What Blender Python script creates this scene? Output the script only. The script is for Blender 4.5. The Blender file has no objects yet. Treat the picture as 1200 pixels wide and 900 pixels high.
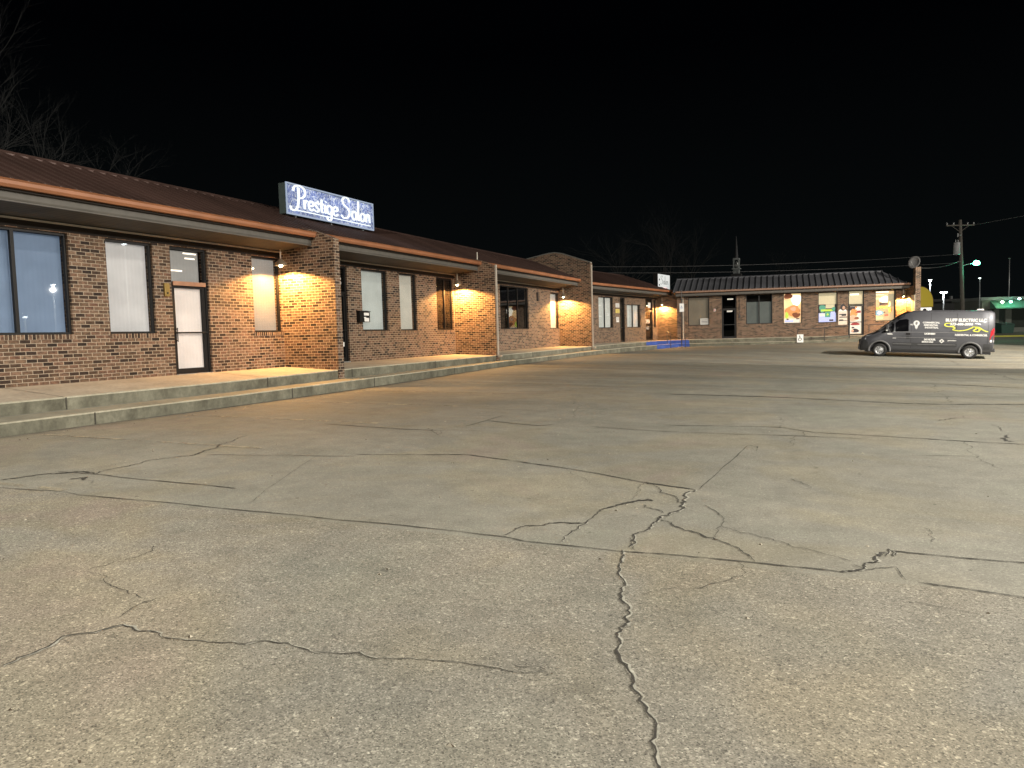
import bpy, bmesh, math, random
import numpy as np
from mathutils import Vector, Matrix

random.seed(7)
scn = bpy.context.scene
col = scn.collection
PI = math.pi

# ------------------------------------------------------------------ materials
class NT:
    """tiny node builder"""
    def __init__(s, name):
        s.m = bpy.data.materials.new(name); s.m.use_nodes = True
        s.n = s.m.node_tree.nodes; s.l = s.m.node_tree.links
        s.b = s.n['Principled BSDF']; s.out = s.n['Material Output']
    def add(s, t, **kw):
        nd = s.n.new(t)
        for k, v in kw.items():
            if hasattr(nd, k): setattr(nd, k, v)
            else: nd.inputs[k.replace('_', ' ')].default_value = v
        return nd
    def link(s, a, b): s.l.new(a, b)
    def ramp(s, src, stops, interp='LINEAR'):
        r = s.n.new('ShaderNodeValToRGB'); r.color_ramp.interpolation = interp
        e = r.color_ramp.elements
        while len(e) > 1: e.remove(e[-1])
        e[0].position = stops[0][0]; c = stops[0][1]; e[0].color = (*c, 1) if isinstance(c, tuple) else (c, c, c, 1)
        for p, c in stops[1:]:
            x = e.new(p); x.color = (*c, 1) if isinstance(c, tuple) else (c, c, c, 1)
        s.link(src, r.inputs[0]); return r.outputs[0]
    def math(s, op, a, b=None, clamp=False):
        nd = s.n.new('ShaderNodeMath'); nd.operation = op; nd.use_clamp = clamp
        for i, v in enumerate((a, b)):
            if v is None: continue
            if isinstance(v, (int, float)): nd.inputs[i].default_value = v
            else: s.link(v, nd.inputs[i])
        return nd.outputs[0]
    def mix(s, fac, a, b, mode='MIX'):
        nd = s.n.new('ShaderNodeMix'); nd.data_type = 'RGBA'; nd.blend_type = mode
        for idx, v in ((0, fac), (6, a), (7, b)):
            if isinstance(v, (int, float)): nd.inputs[idx].default_value = v
            elif isinstance(v, tuple): nd.inputs[idx].default_value = (*v, 1)
            else: s.link(v, nd.inputs[idx])
        return nd.outputs[2]
    def noise(s, vec, scale, detail=4, rough=.55, dist=0):
        nd = s.n.new('ShaderNodeTexNoise'); nd.inputs['Scale'].default_value = scale
        nd.inputs['Detail'].default_value = detail; nd.inputs['Roughness'].default_value = rough
        nd.inputs['Distortion'].default_value = dist
        if vec is not None: s.link(vec, nd.inputs['Vector'])
        return nd.outputs['Fac']
    def pos(s): return s.n.new('ShaderNodeNewGeometry').outputs['Position']
    def uv(s): return s.n.new('ShaderNodeUVMap').outputs['UV']
    def scale(s, vec, sc):
        nd = s.n.new('ShaderNodeMapping'); nd.inputs['Scale'].default_value = sc
        s.link(vec, nd.inputs['Vector']); return nd.outputs[0]
    def bump(s, h, strength=.3, dist=.01):
        nd = s.n.new('ShaderNodeBump'); nd.inputs['Strength'].default_value = strength
        nd.inputs['Distance'].default_value = dist
        s.link(h, nd.inputs['Height']); s.link(nd.outputs[0], s.b.inputs['Normal'])

def plain(name, c, rough=.6, metal=0, var=.12, sc=6, spec=.5, coat=0):
    t = NT(name)
    n = t.noise(t.pos(), sc, 5)
    a = tuple(max(0, x * (1 - var)) for x in c); b = tuple(x * (1 + var) for x in c)
    t.link(t.ramp(n, [(.3, a), (.7, b)]), t.b.inputs['Base Color'])
    t.b.inputs['Roughness'].default_value = rough; t.b.inputs['Metallic'].default_value = metal
    t.b.inputs['Specular IOR Level'].default_value = spec
    t.b.inputs['Coat Weight'].default_value = coat
    return t.m

def emit(name, c, strength, base=None):
    t = NT(name)
    t.b.inputs['Base Color'].default_value = (*(base or c), 1)
    t.b.inputs['Emission Color'].default_value = (*c, 1)
    t.b.inputs['Emission Strength'].default_value = strength
    t.b.inputs['Roughness'].default_value = .7
    return t.m

def brick_mat(name='brick', BW=.213, BH=.0762):
    t = NT(name)
    v = t.uv()
    sp = t.n.new('ShaderNodeSeparateXYZ'); t.link(v, sp.inputs[0])
    rw = t.math('FLOOR', t.math('DIVIDE', sp.outputs[1], BH))
    half = t.math('MULTIPLY', t.math('ABSOLUTE', t.math('MODULO', rw, 2)), .5)
    cl = t.math('FLOOR', t.math('ADD', t.math('DIVIDE', sp.outputs[0], BW), half))
    cb = t.n.new('ShaderNodeCombineXYZ'); t.link(cl, cb.inputs[0]); t.link(rw, cb.inputs[1])
    wn = t.n.new('ShaderNodeTexWhiteNoise'); wn.noise_dimensions = '3D'; t.link(cb.outputs[0], wn.inputs['Vector'])
    jx = t.math('ADD', t.math('ABSOLUTE', t.math('SUBTRACT', t.math('FRACT', t.math('ADD', t.math('DIVIDE', sp.outputs[0], BW), half)), .5)), 0)
    jy = t.math('ABSOLUTE', t.math('SUBTRACT', t.math('FRACT', t.math('DIVIDE', sp.outputs[1], BH)), .5))
    wob = t.math('MULTIPLY', t.math('SUBTRACT', t.noise(v, 60, 2), .5), .03)
    mx_ = t.ramp(t.math('ADD', jx, t.math('MULTIPLY', wob, .5)), [(.5 - .0068 / BW - .006, 0.), (.5 - .0052 / BW, 1.)]); my_ = t.ramp(t.math('ADD', jy, wob), [(.415, 0.), (.44, 1.)])
    FAC = t.math('MAXIMUM', mx_, my_)
    c = t.ramp(wn.outputs['Value'], [(0, (.022, .013, .009)), (.14, (.04, .022, .014)), (.26, (.095, .055, .032)), (.42, (.14, .085, .052)),
                                     (.6, (.185, .115, .072)), (.8, (.155, .08, .05)), (1, (.21, .14, .092))])
    n = t.noise(v, 40, 4, .6); c = t.mix(.5, c, t.ramp(n, [(.3, .6), (.7, 1.1)]), 'MULTIPLY')
    nb = t.noise(t.scale(v, (1, 1.6, 1)), 11, 3, .6); c = t.mix(.85, c, t.ramp(nb, [(.36, .42), (.6, 1.2)]), 'MULTIPLY')
    big = t.noise(v, .7, 3); c = t.mix(.5, c, t.ramp(big, [(.3, .65), (.7, 1.0)]), 'MULTIPLY')
    mort = t.ramp(t.noise(v, 25, 3), [(.3, (.27, .215, .16)), (.7, (.41, .335, .25))])
    c = t.mix(FAC, c, mort)
    t.link(c, t.b.inputs['Base Color']); t.b.inputs['Roughness'].default_value = .75
    t.b.inputs['Specular IOR Level'].default_value = .3
    h = t.math('SUBTRACT', 1, FAC)
    h = t.math('ADD', h, t.math('MULTIPLY', n, .35))
    t.bump(h, .55, .008)
    return t.m

def ground_mat():
    t = NT('lot_concrete')
    p = t.pos()
    sep = t.n.new('ShaderNodeSeparateXYZ'); t.link(p, sep.inputs[0])
    X, Y = sep.outputs[0], sep.outputs[1]
    # fine aggregate
    vo = t.n.new('ShaderNodeTexVoronoi'); vo.inputs['Scale'].default_value = 150; t.link(p, vo.inputs['Vector'])
    agg = t.n.new('ShaderNodeSeparateColor'); t.link(vo.outputs['Color'], agg.inputs[0])
    fine = t.ramp(agg.outputs[0], [(0, .2), (.12, .55), (.35, .84), (.7, 1.0), (.9, 1.2), (1, 1.9)])
    vo2 = t.n.new('ShaderNodeTexVoronoi'); vo2.inputs['Scale'].default_value = 62; t.link(p, vo2.inputs['Vector'])
    ag2 = t.n.new('ShaderNodeSeparateColor'); t.link(vo2.outputs['Color'], ag2.inputs[0])
    fine2 = t.ramp(ag2.outputs[0], [(0, .55), (.05, .9), (.85, 1.0), (.95, 1.35), (1, 1.7)])
    n1 = t.noise(p, .55, 5, .6); n2 = t.noise(p, 3.2, 6, .62); n3 = t.noise(p, .12, 3, .5)
    base_far = t.ramp(n1, [(.3, (.18, .174, .145)), (.55, (.215, .205, .168)), (.75, (.25, .235, .19))])
    base_near = t.ramp(n1, [(.3, (.18, .174, .146)), (.5, (.215, .20, .162)), (.72, (.25, .225, .178))])
    # the joint between the coarse near slab and the smoother slab beyond
    side = t.math('ADD', t.math('MULTIPLY', X, JN[0]), t.math('ADD', t.math('MULTIPLY', Y, JN[1]), -JN[2]))
    near = t.math('GREATER_THAN', side, 0)
    c = t.mix(near, base_far, base_near)
    # second patch line
    side2 = t.math('ADD', t.math('MULTIPLY', X, JM[0]), t.math('ADD', t.math('MULTIPLY', Y, JM[1]), -JM[2]))
    far2 = t.math('LESS_THAN', side2, 0)
    c = t.mix(t.math('MULTIPLY', far2, .16), c, (.1, .1, .085))
    # pinkish / greenish stains
    hue = t.ramp(t.noise(p, .4, 3, .6, .6), [(.35, (.95, 1.0, .97)), (.48, (1, 1, 1)), (.58, (1.08, 1.02, .86)), (.68, (1.12, .95, .90))])
    c = t.mix(.55, c, hue, 'MULTIPLY')
    c = t.mix(.8, c, t.ramp(n2, [(.28, .78), (.5, .97), (.72, 1.12)]), 'MULTIPLY')
    amt = t.math('ADD', t.math('MULTIPLY', near, .4), .42)
    c = t.mix(amt, c, fine, 'MULTIPLY'); c = t.mix(amt, c, fine2, 'MULTIPLY')
    # broad dark drive bands and tyre-polished streaks crossing the lot
    st = t.n.new('ShaderNodeMapping'); st.inputs['Rotation'].default_value = (0, 0, math.radians(-17)); st.inputs['Scale'].default_value = (.05, .55, 1)
    t.link(p, st.inputs['Vector'])
    streak = t.noise(st.outputs[0], 1.0, 8, .74)
    farmask = t.ramp(t.math('DIVIDE', Y, 60), [(.12, 0.0), (.32, 1.0)])
    smul = t.ramp(streak, [(.34, .55), (.47, .9), (.64, 1.25)])
    c = t.mix(t.math('MULTIPLY', farmask, .7), c, smul, 'MULTIPLY')
    c = t.mix(.6, c, t.ramp(n3, [(.35, .82), (.65, 1.12)]), 'MULTIPLY')
    # darker band along the kerb foot
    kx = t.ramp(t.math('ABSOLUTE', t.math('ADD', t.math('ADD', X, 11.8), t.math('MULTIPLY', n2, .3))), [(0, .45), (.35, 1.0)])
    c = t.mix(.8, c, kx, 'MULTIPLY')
    # scattered dark specks (leaf crumbs, oil)
    sp = t.noise(p, 9, 2, .5); spk = t.ramp(sp, [(.73, 1.0), (.76, .5)])
    c = t.mix(.7, c, spk, 'MULTIPLY')
    t.link(c, t.b.inputs['Base Color'])
    t.b.inputs['Roughness'].default_value = .82; t.b.inputs['Specular IOR Level'].default_value = .3
    h = t.math('ADD', t.math('MULTIPLY', agg.outputs[1], .5), t.math('MULTIPLY', ag2.outputs[1], .5))
    h = t.math('ADD', h, t.math('MULTIPLY', n2, 1.5))
    t.bump(h, .35, .006)
    return t.m

def concrete_mat(name, c1, c2, stain=.5):
    t = NT(name); p = t.pos()
    n1 = t.noise(p, 1.3, 6, .62); n2 = t.noise(p, 14, 5, .6); n3 = t.noise(t.scale(p, (1, 1, .6)), 1.9, 7, .72)
    c = t.ramp(n1, [(.3, c1), (.7, c2)])
    c = t.mix(.7, c, t.ramp(n2, [(.3, .72), (.6, 1.05)]), 'MULTIPLY')
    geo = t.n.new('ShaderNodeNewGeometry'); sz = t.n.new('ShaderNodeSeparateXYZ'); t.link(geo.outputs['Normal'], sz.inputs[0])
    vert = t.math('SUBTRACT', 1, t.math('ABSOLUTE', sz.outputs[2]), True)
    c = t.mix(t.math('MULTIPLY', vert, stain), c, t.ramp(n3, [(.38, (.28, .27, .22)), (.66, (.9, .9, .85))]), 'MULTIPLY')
    t.link(c, t.b.inputs['Base Color']); t.b.inputs['Roughness'].default_value = .85
    t.bump(n2, .4, .01); return t.m

def glass_mat(name='window_glass', tint=(.92, .92, .92), fmul=1.0):
    t = NT(name)
    tr = t.n.new('ShaderNodeBsdfTransparent'); tr.inputs[0].default_value = (*tint, 1)
    gl = t.n.new('ShaderNodeBsdfGlossy'); gl.inputs['Roughness'].default_value = .015; gl.inputs[0].default_value = (.9, .93, .95, 1)
    lw = t.n.new('ShaderNodeLayerWeight'); lw.inputs[0].default_value = .5
    f = t.math('MULTIPLY', t.math('ADD', t.math('MULTIPLY', t.math('POWER', lw.outputs['Facing'], 4.2), .85), .05), fmul, True)
    mx = t.n.new('ShaderNodeMixShader'); t.link(f, mx.inputs[0]); t.link(tr.outputs[0], mx.inputs[1]); t.link(gl.outputs[0], mx.inputs[2])
    t.link(mx.outputs[0], t.out.inputs[0]); return t.m

def blind_mat(name, c, e, ec=None, slats=True):
    t = NT(name); v = t.uv()
    w = t.n.new('ShaderNodeTexWave'); w.bands_direction = 'X'; w.inputs['Scale'].default_value = 3.2; w.inputs['Distortion'].default_value = .4
    w.inputs['Detail'].default_value = 1; t.link(v, w.inputs['Vector'])
    k = t.ramp(w.outputs['Fac'], [(0, .965 if slats else .98), (1, 1.0)])
    n = t.ramp(t.noise(v, 1.4, 3), [(.3, .86), (.7, 1.06)])
    cc = t.mix(1.0, t.mix(1.0, c, k, 'MULTIPLY'), n, 'MULTIPLY')
    t.link(cc, t.b.inputs['Base Color']); t.b.inputs['Roughness'].default_value = .8
    t.link(t.mix(1.0, t.mix(1.0, ec or c, k, 'MULTIPLY'), n, 'MULTIPLY'), t.b.inputs['Emission Color'])
    t.b.inputs['Emission Strength'].default_value = e
    return t.m

def roof_mat(name, c, rough=.45):
    t = NT(name); p = t.pos()
    n = t.noise(t.scale(p, (.3, 1, .3)), .8, 4, .5); n2 = t.noise(p, 30, 3)
    cc = t.ramp(n, [(.3, tuple(x * .65 for x in c)), (.7, tuple(x * 1.2 for x in c))])
    cc = t.mix(.1, cc, t.ramp(n2, [(.3, .7), (.7, 1.1)]), 'MULTIPLY')
    t.link(cc, t.b.inputs['Base Color']); t.b.inputs['Roughness'].default_value = rough
    t.b.inputs['Metallic'].default_value = .25; return t.m

def soffit_mat():
    t = NT('soffit_boards'); v = t.pos()
    w = t.n.new('ShaderNodeTexWave'); w.bands_direction = 'X'; w.inputs['Scale'].default_value = 2.6
    t.link(v, w.inputs['Vector'])
    c = t.mix(1.0, t.ramp(t.noise(v, 2, 4), [(.3, (.045, .04, .033)), (.7, (.075, .067, .055))]), t.ramp(w.outputs['Fac'], [(0, .35), (.25, 1.0)]), 'MULTIPLY')
    t.link(c, t.b.inputs['Base Color']); t.b.inputs['Roughness'].default_value = .8; return t.m

def sign_face_mat():
    t = NT('speckled_blue_sign_face'); v = t.uv()
    vo = t.n.new('ShaderNodeTexVoronoi'); vo.inputs['Scale'].default_value = 24; t.link(v, vo.inputs['Vector'])
    s = t.n.new('ShaderNodeSeparateColor'); t.link(vo.outputs['Color'], s.inputs[0])
    a = t.ramp(s.outputs[0], [(0, (.10, .14, .36)), (.3, (.2, .27, .58)), (.55, (.38, .46, .8)), (.8, (.68, .76, .95)), (1, (.95, 1, 1))])
    n = t.ramp(t.noise(v, 1.6, 3), [(.35, .45), (.65, 1.15)])
    c = t.mix(1.0, a, n, 'MULTIPLY')
    t.b.inputs['Base Color'].default_value = (.03, .04, .08, 1); t.link(c, t.b.inputs['Emission Color']); t.b.inputs['Emission Strength'].default_value = .80
    return t.m

# joint lines on the lot (world line n.p = c), computed from surveyed points
JN = (0, -1, 0); JM = (0, -1, 0)

# ------------------------------------------------------------------ ground height
CP = np.array([(-12, -30, .15), (-12, -8, .2), (-12, 8, .22), (-12, 16, .24), (-12, 25, .37), (-12, 36, .41), (-11.6, 45, .35), (-10.6, 52.5, .38), (-4, 54, .42), (2, 55.4, .45),
               (0, 0, 0), (0, -15, 0), (0, -40, .1), (6, 10, -.08), (0, 22, .02), (1.9, 44.6, -.15), (5.92, 44.3, -.32), (12, 42, -.45), (13, 20, -.3), (25, 36, -.6), (26, 60, -.4),
               (10, 62, -.05), (15, 84, .1), (18, 106, .25), (40, 5, -.5), (45, 60, -.6), (-14, 70, .4), (-30, 30, .3), (-30, 90, .4), (-60, 0, .2), (60, 120, .1), (0, 160, .3),
               (100, 0, -.3), (100, 100, -.2), (-100, 100, .3), (-100, -60, .2), (100, -80, -.2), (0, -120, .1)], float)
def _k(r): return np.where(r > 1e-9, r * r * np.log(r + 1e-12), 0.)
_n = len(CP); _A = np.zeros((_n + 3, _n + 3)); _d = np.linalg.norm(CP[:, None, :2] - CP[None, :, :2], axis=2)
_A[:_n, :_n] = _k(_d) + np.eye(_n) * 2.0; _A[:_n, _n] = 1; _A[:_n, _n + 1:] = CP[:, :2]; _A[_n, :_n] = 1; _A[_n + 1:, :_n] = CP[:, :2].T
_w = np.linalg.solve(_A, np.concatenate([CP[:, 2], [0, 0, 0]]))
def gz(x, y):
    r = math.hypot(x, y - 30); f = min(1, max(0, (r - 110) / 50))
    xx, yy = (x, y) if r < 160 else (x * 160 / r, 30 + (y - 30) * 160 / r)
    d = np.hypot(CP[:, 0] - xx, CP[:, 1] - yy)
    z = float(_k(d) @ _w[:_n] + _w[_n] + _w[_n + 1] * xx + _w[_n + 2] * yy)
    return z * (1 - f) + .1 * f

# camera survey (same numbers as the camera below), used to lay the surveyed cracks on the real ground
FPX, YAW, PITCH, ROLL, EYE = 853.13, .428858, .067940, -.027326, 1.6
_cy, _sy = math.cos(YAW), math.sin(YAW)
CF = np.array([-_sy * math.cos(PITCH), _cy * math.cos(PITCH), -math.sin(PITCH)]); _r = np.array([_cy, _sy, 0]); _u = np.cross(_r, CF)
CR = math.cos(ROLL) * _r + math.sin(ROLL) * _u; CU = -math.sin(ROLL) * _r + math.cos(ROLL) * _u
def survey(x, y):
    d = CF + (x - 600) / FPX * CR - (y - 450) / FPX * CU
    z = 0.
    for _ in range(12):
        t = (z - EYE) / d[2]; z = gz(d[0] * t, d[1] * t)
    return d[0] * t, d[1] * t, t
def line_through(a, b):
    dx, dy = b[0] - a[0], b[1] - a[1]; L = math.hypot(dx, dy); n = (dy / L, -dx / L)
    return n[0], n[1], n[0] * a[0] + n[1] * a[1]
a_, b_ = survey(150, 586), survey(1150, 694)
JN = line_through(a_, b_)
if JN[0] * 0 + JN[1] * 0 - JN[2] < 0: JN = tuple(-v for v in JN)
a_, b_ = survey(547, 533), survey(815, 574)
JM = line_through(a_, b_)
if JM[0] * 0 + JM[1] * 0 - JM[2] < 0: JM = tuple(-v for v in JM)

# ------------------------------------------------------------------ mesh builder
class MB:
    def __init__(s): s.v = []; s.f = []; s.mi = []
    def quad(s, *pts, mi=0):
        i = len(s.v); s.v += [tuple(p) for p in pts]; s.f.append(tuple(range(i, i + len(pts)))); s.mi.append(mi)
    def hexa(s, p, mi=0):   # p: 8 points, bottom ring 0-3 ccw, top ring 4-7
        i = len(s.v); s.v += [tuple(q) for q in p]
        for f in ((3, 2, 1, 0), (4, 5, 6, 7), (0, 1, 5, 4), (1, 2, 6, 5), (2, 3, 7, 6), (3, 0, 4, 7)):
            s.f.append(tuple(i + k for k in f)); s.mi.append(mi)
    def box(s, F, u0, u1, w0, w1, z0, z1, mi=0):
        if u1 < u0: u0, u1 = u1, u0
        if w1 < w0: w0, w1 = w1, w0
        s.hexa([F(u0, w0, z0), F(u1, w0, z0), F(u1, w1, z0), F(u0, w1, z0), F(u0, w0, z1), F(u1, w0, z1), F(u1, w1, z1), F(u0, w1, z1)], mi)
    def prism(s, F, poly, u0, u1, mi=0):   # poly in (w,z), extruded along u
        i = len(s.v); n = len(poly)
        for u in (u0, u1): s.v += [tuple(F(u, w, z)) for w, z in poly]
        s.f.append(tuple(range(i, i + n))); s.f.append(tuple(range(i + 2 * n - 1, i + n - 1, -1))); s.mi += [mi, mi]
        for k in range(n):
            j = (k + 1) % n; s.f.append((i + k, i + n + k, i + n + j, i + j)); s.mi.append(mi)
    def tube(s, a, b, r0, r1=None, n=10, caps=True, mi=0):
        r1 = r0 if r1 is None else r1
        a = Vector(a); b = Vector(b); d = (b - a)
        if d.length < 1e-6: return
        d.normalize(); q = d.orthogonal().normalized(); w = d.cross(q); i = len(s.v)
        for c, r in ((a, r0), (b, r1)):
            for k in range(n):
                t = 2 * PI * k / n; s.v.append(tuple(c + q * math.cos(t) * r + w * math.sin(t) * r))
        for k in range(n):
            j = (k + 1) % n; s.f.append((i + k, i + j, i + n + j, i + n + k)); s.mi.append(mi)
        if caps:
            s.f.append(tuple(i + k for k in range(n - 1, -1, -1))); s.f.append(tuple(i + n + k for k in range(n))); s.mi += [mi, mi]
    def path(s, pts, r, n=8, mi=0):
        for a, b in zip(pts[:-1], pts[1:]): s.tube(a, b, r, r, n, True, mi)
    def lathe(s, c, axis, prof, n=20, mi=0):   # prof: (radius, along)
        c = Vector(c); d = Vector(axis).normalized(); q = d.orthogonal().normalized(); w = d.cross(q); i = len(s.v)
        for r, h in prof:
            for k in range(n):
                t = 2 * PI * k / n; s.v.append(tuple(c + d * h + q * math.cos(t) * r + w * math.sin(t) * r))
        for m in range(len(prof) - 1):
            for k in range(n):
                j = (k + 1) % n; s.f.append((i + m * n + k, i + m * n + j, i + (m + 1) * n + j, i + (m + 1) * n + k)); s.mi.append(mi)
    def build(s, name, mats, parent=None, smooth=False, label=None, bevel=0, fixn=False):
        me = bpy.data.meshes.new(name)
        L = Vector(parent_loc(parent)) if parent else Vector((0, 0, 0))
        me.from_pydata([(x - L.x, y - L.y, z - L.z) for x, y, z in s.v], [], s.f)
        if not isinstance(mats, (list, tuple)): mats = [mats]
        for m in mats: me.materials.append(m)
        for p, mi in zip(me.polygons, s.mi): p.material_index = mi; p.use_smooth = smooth
        me.update()
        if fixn:
            bm = bmesh.new(); bm.from_mesh(me); bmesh.ops.remove_doubles(bm, verts=bm.verts, dist=1e-5); bmesh.ops.recalc_face_normals(bm, faces=bm.faces); bm.to_mesh(me); bm.free()
        uv = me.uv_layers.new(name='UVMap')
        for p in me.polygons:
            n = p.normal
            for li in p.loop_indices:
                q = me.vertices[me.loops[li].vertex_index].co + L
                if abs(n.z) > .75: uv.data[li].uv = (q.x, q.y)
                else:
                    t = Vector((-n.y, n.x, 0)).normalized(); uv.data[li].uv = (q.dot(t), q.z)
        o = bpy.data.objects.new(name, me); col.objects.link(o)
        if parent: o.parent = parent
        if label: o['label'] = label
        if bevel:
            b = o.modifiers.new('bevel', 'BEVEL'); b.width = bevel; b.segments = 2; b.limit_method = 'ANGLE'
        return o
_loc = {}
def parent_loc(p):
    while p is not None:
        if p.name in _loc: return _loc[p.name]
        p = p.parent
    return (0, 0, 0)
def thing(name, loc, label, cat, group=None):
    o = bpy.data.objects.new(name, None); col.objects.link(o); o.location = loc; o.empty_display_size = .2
    _loc[o.name] = tuple(loc); o['label'] = label; o['category'] = cat
    if group: o['group'] = group
    return o
def structure(o, kind='structure', label=None):
    o['kind'] = kind
    if label: o['label'] = label
    return o
def frame(P, ang):
    """facade frame: u along the wall, w out of the wall (towards the lot), z up. ang: direction of u from +Y clockwise"""
    ux, uy = math.sin(ang), math.cos(ang); wx, wy = uy, -ux
    return lambda u, w, z: (P[0] + ux * u + wx * w, P[1] + uy * u + wy * w, z)
FA = frame((-14.6, 0), 0)
FB = frame((-14.6, 43.7), math.atan2(.131, .991))
FC = frame((-11.04, 55.2), math.radians(77))
W0 = lambda x, y, z: (x, y, z)

M = dict(
    brick=brick_mat(), rowlock=brick_mat('rowlock_brick', .076, 3.7), glass=glass_mat(), darkglass=glass_mat('dark_glass', (.5, .52, .52), 1.3),
    black=plain('black_frame_metal', (.008, .0075, .007), .45, spec=.3), jamb=plain('dark_bronze_jamb', (.007, .006, .0055), .5, spec=.25),
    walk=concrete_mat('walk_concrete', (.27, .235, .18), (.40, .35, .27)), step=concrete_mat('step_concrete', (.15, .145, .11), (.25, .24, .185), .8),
    blue=concrete_mat('blue_paint', (.03, .07, .30), (.06, .13, .48), .35),
    gutter=plain('copper_orange_gutter', (.235, .095, .042), .55, .0, .2, 1.2), fascia=plain('gray_fascia', (.078, .071, .06), .65),
    roof=roof_mat('maroon_metal_roof', (.075, .044, .036)), roofdark=roof_mat('slate_metal_roof', (.075, .078, .088), .6),
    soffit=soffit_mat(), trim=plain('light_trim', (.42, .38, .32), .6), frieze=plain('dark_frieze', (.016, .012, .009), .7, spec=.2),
    interior=plain('dark_interior', (.02, .019, .018), .9),
    white=plain('white_paint', (.75, .75, .73), .5, 0, .05), paper=plain('white_paper', (.7, .69, .66), .8, 0, .04),
    metal=plain('galvanised_metal', (.30, .31, .31), .45, .6), rail=plain('dark_rail_paint', (.03, .022, .018), .45),
    gutter_tan=plain('tan_brown_gutter', (.20, .115, .075), .55),
    brass=plain('brass_plate', (.30, .20, .06), .35, .6), ink=plain('black_ink', (.015, .015, .02), .6),
    redink=plain('red_ink', (.5, .03, .03), .6), blueink=plain('blue_ink', (.04, .12, .4), .6),
    wood=plain('weathered_pole_wood', (.11, .10, .085), .85), bark=plain('gray_bark', (.02, .02, .019), .9), barkdark=plain('dark_bark', (.02, .02, .019), .9),
    copperbar=plain('copper_door_bar', (.38, .2, .12), .35, .3),
)
BL = dict(
    blue=blind_mat('blue_lit_blind', (.17, .235, .34), .42), grey=blind_mat('grey_lit_blind', (.48, .47, .46), .62),
    pink=blind_mat('pale_door_blind', (.70, .62, .56), .62), warm=blind_mat('warm_blind', (.13, .13, .125), .70, (.45, .42, .37)),
    green=blind_mat('pale_green_blind', (.42, .45, .42), .6), cream=blind_mat('cream_blind', (.46, .44, .37), .6),
    white=blind_mat('white_lit_blind', (.50, .52, .48), .65), dim=blind_mat('dim_green_blind', (.11, .125, .115), .42),
    haze=blind_mat('hazy_blind', (.22, .19, .14), .22, None, False),
)

# ------------------------------------------------------------------ ground
def build_ground():
    def axis(lo, hi, c0, c1, s0):
        pts = list(np.arange(c0, c1, s0)); x = c1; st = s0
        while x < hi: pts.append(x); st *= 1.22; x += st
        pts.append(hi); x = c0; st = s0; low = []
        while x > lo: st *= 1.22; x -= st; low.append(max(x, lo))
        return sorted(set(low)) + pts
    xs = axis(-700, 700, -14, 22, .5); ys = axis(-500, 900, -3, 58, .5)
    v = [(x, y, gz(x, y)) for y in ys for x in xs]; nx = len(xs)
    f = [(j * nx + i, j * nx + i + 1, (j + 1) * nx + i + 1, (j + 1) * nx + i) for j in range(len(ys) - 1) for i in range(nx - 1)]
    me = bpy.data.meshes.new('parking_lot'); me.from_pydata(v, [], f); me.materials.append(ground_mat())
    for p in me.polygons: p.use_smooth = True
    o = bpy.data.objects.new('parking_lot_ground', me); col.objects.link(o); structure(o, label='worn beige concrete parking lot')
build_ground()

def ribbon(mb, pts2, widths, lift=.005, jitter=.0, sub=.12, mi=0):
    """pts2 world (x,y); widths per pt; draped on the ground"""
    P = []; W = []
    for k in range(len(pts2) - 1):
        a, b = pts2[k], pts2[k + 1]; L = math.hypot(b[0] - a[0], b[1] - a[1]); n = max(1, min(14, int(L / sub)))
        for j in range(n):
            t = j / n; P.append([a[0] + (b[0] - a[0]) * t, a[1] + (b[1] - a[1]) * t]); W.append(widths[k] + (widths[k + 1] - widths[k]) * t)
    P.append(list(pts2[-1])); W.append(widths[-1])
    if len(P) < 2: return
    base = len(mb.v)
    for k, p in enumerate(P):
        a = P[max(0, k - 1)]; b = P[min(len(P) - 1, k + 1)]; dx, dy = b[0] - a[0], b[1] - a[1]; L = math.hypot(dx, dy) or 1
        nx, ny = -dy / L, dx / L; w = W[k]; jj = random.gauss(0, 1) * jitter * w
        c = (p[0] + nx * jj, p[1] + ny * jj); h = w / 2 * (random.uniform(.45, 1.5) if jitter else 1)
        if jitter and k in (0, len(P) - 1): h *= .2
        for s in (-1, 1):
            x, y = c[0] + nx * h * s, c[1] + ny * h * s; mb.v.append((x, y, gz(x, y) + lift))
    for k in range(len(P) - 1):
        i = base + 2 * k; mb.f.append((i, i + 2, i + 3, i + 1)); mb.mi.append(mi)

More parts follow.
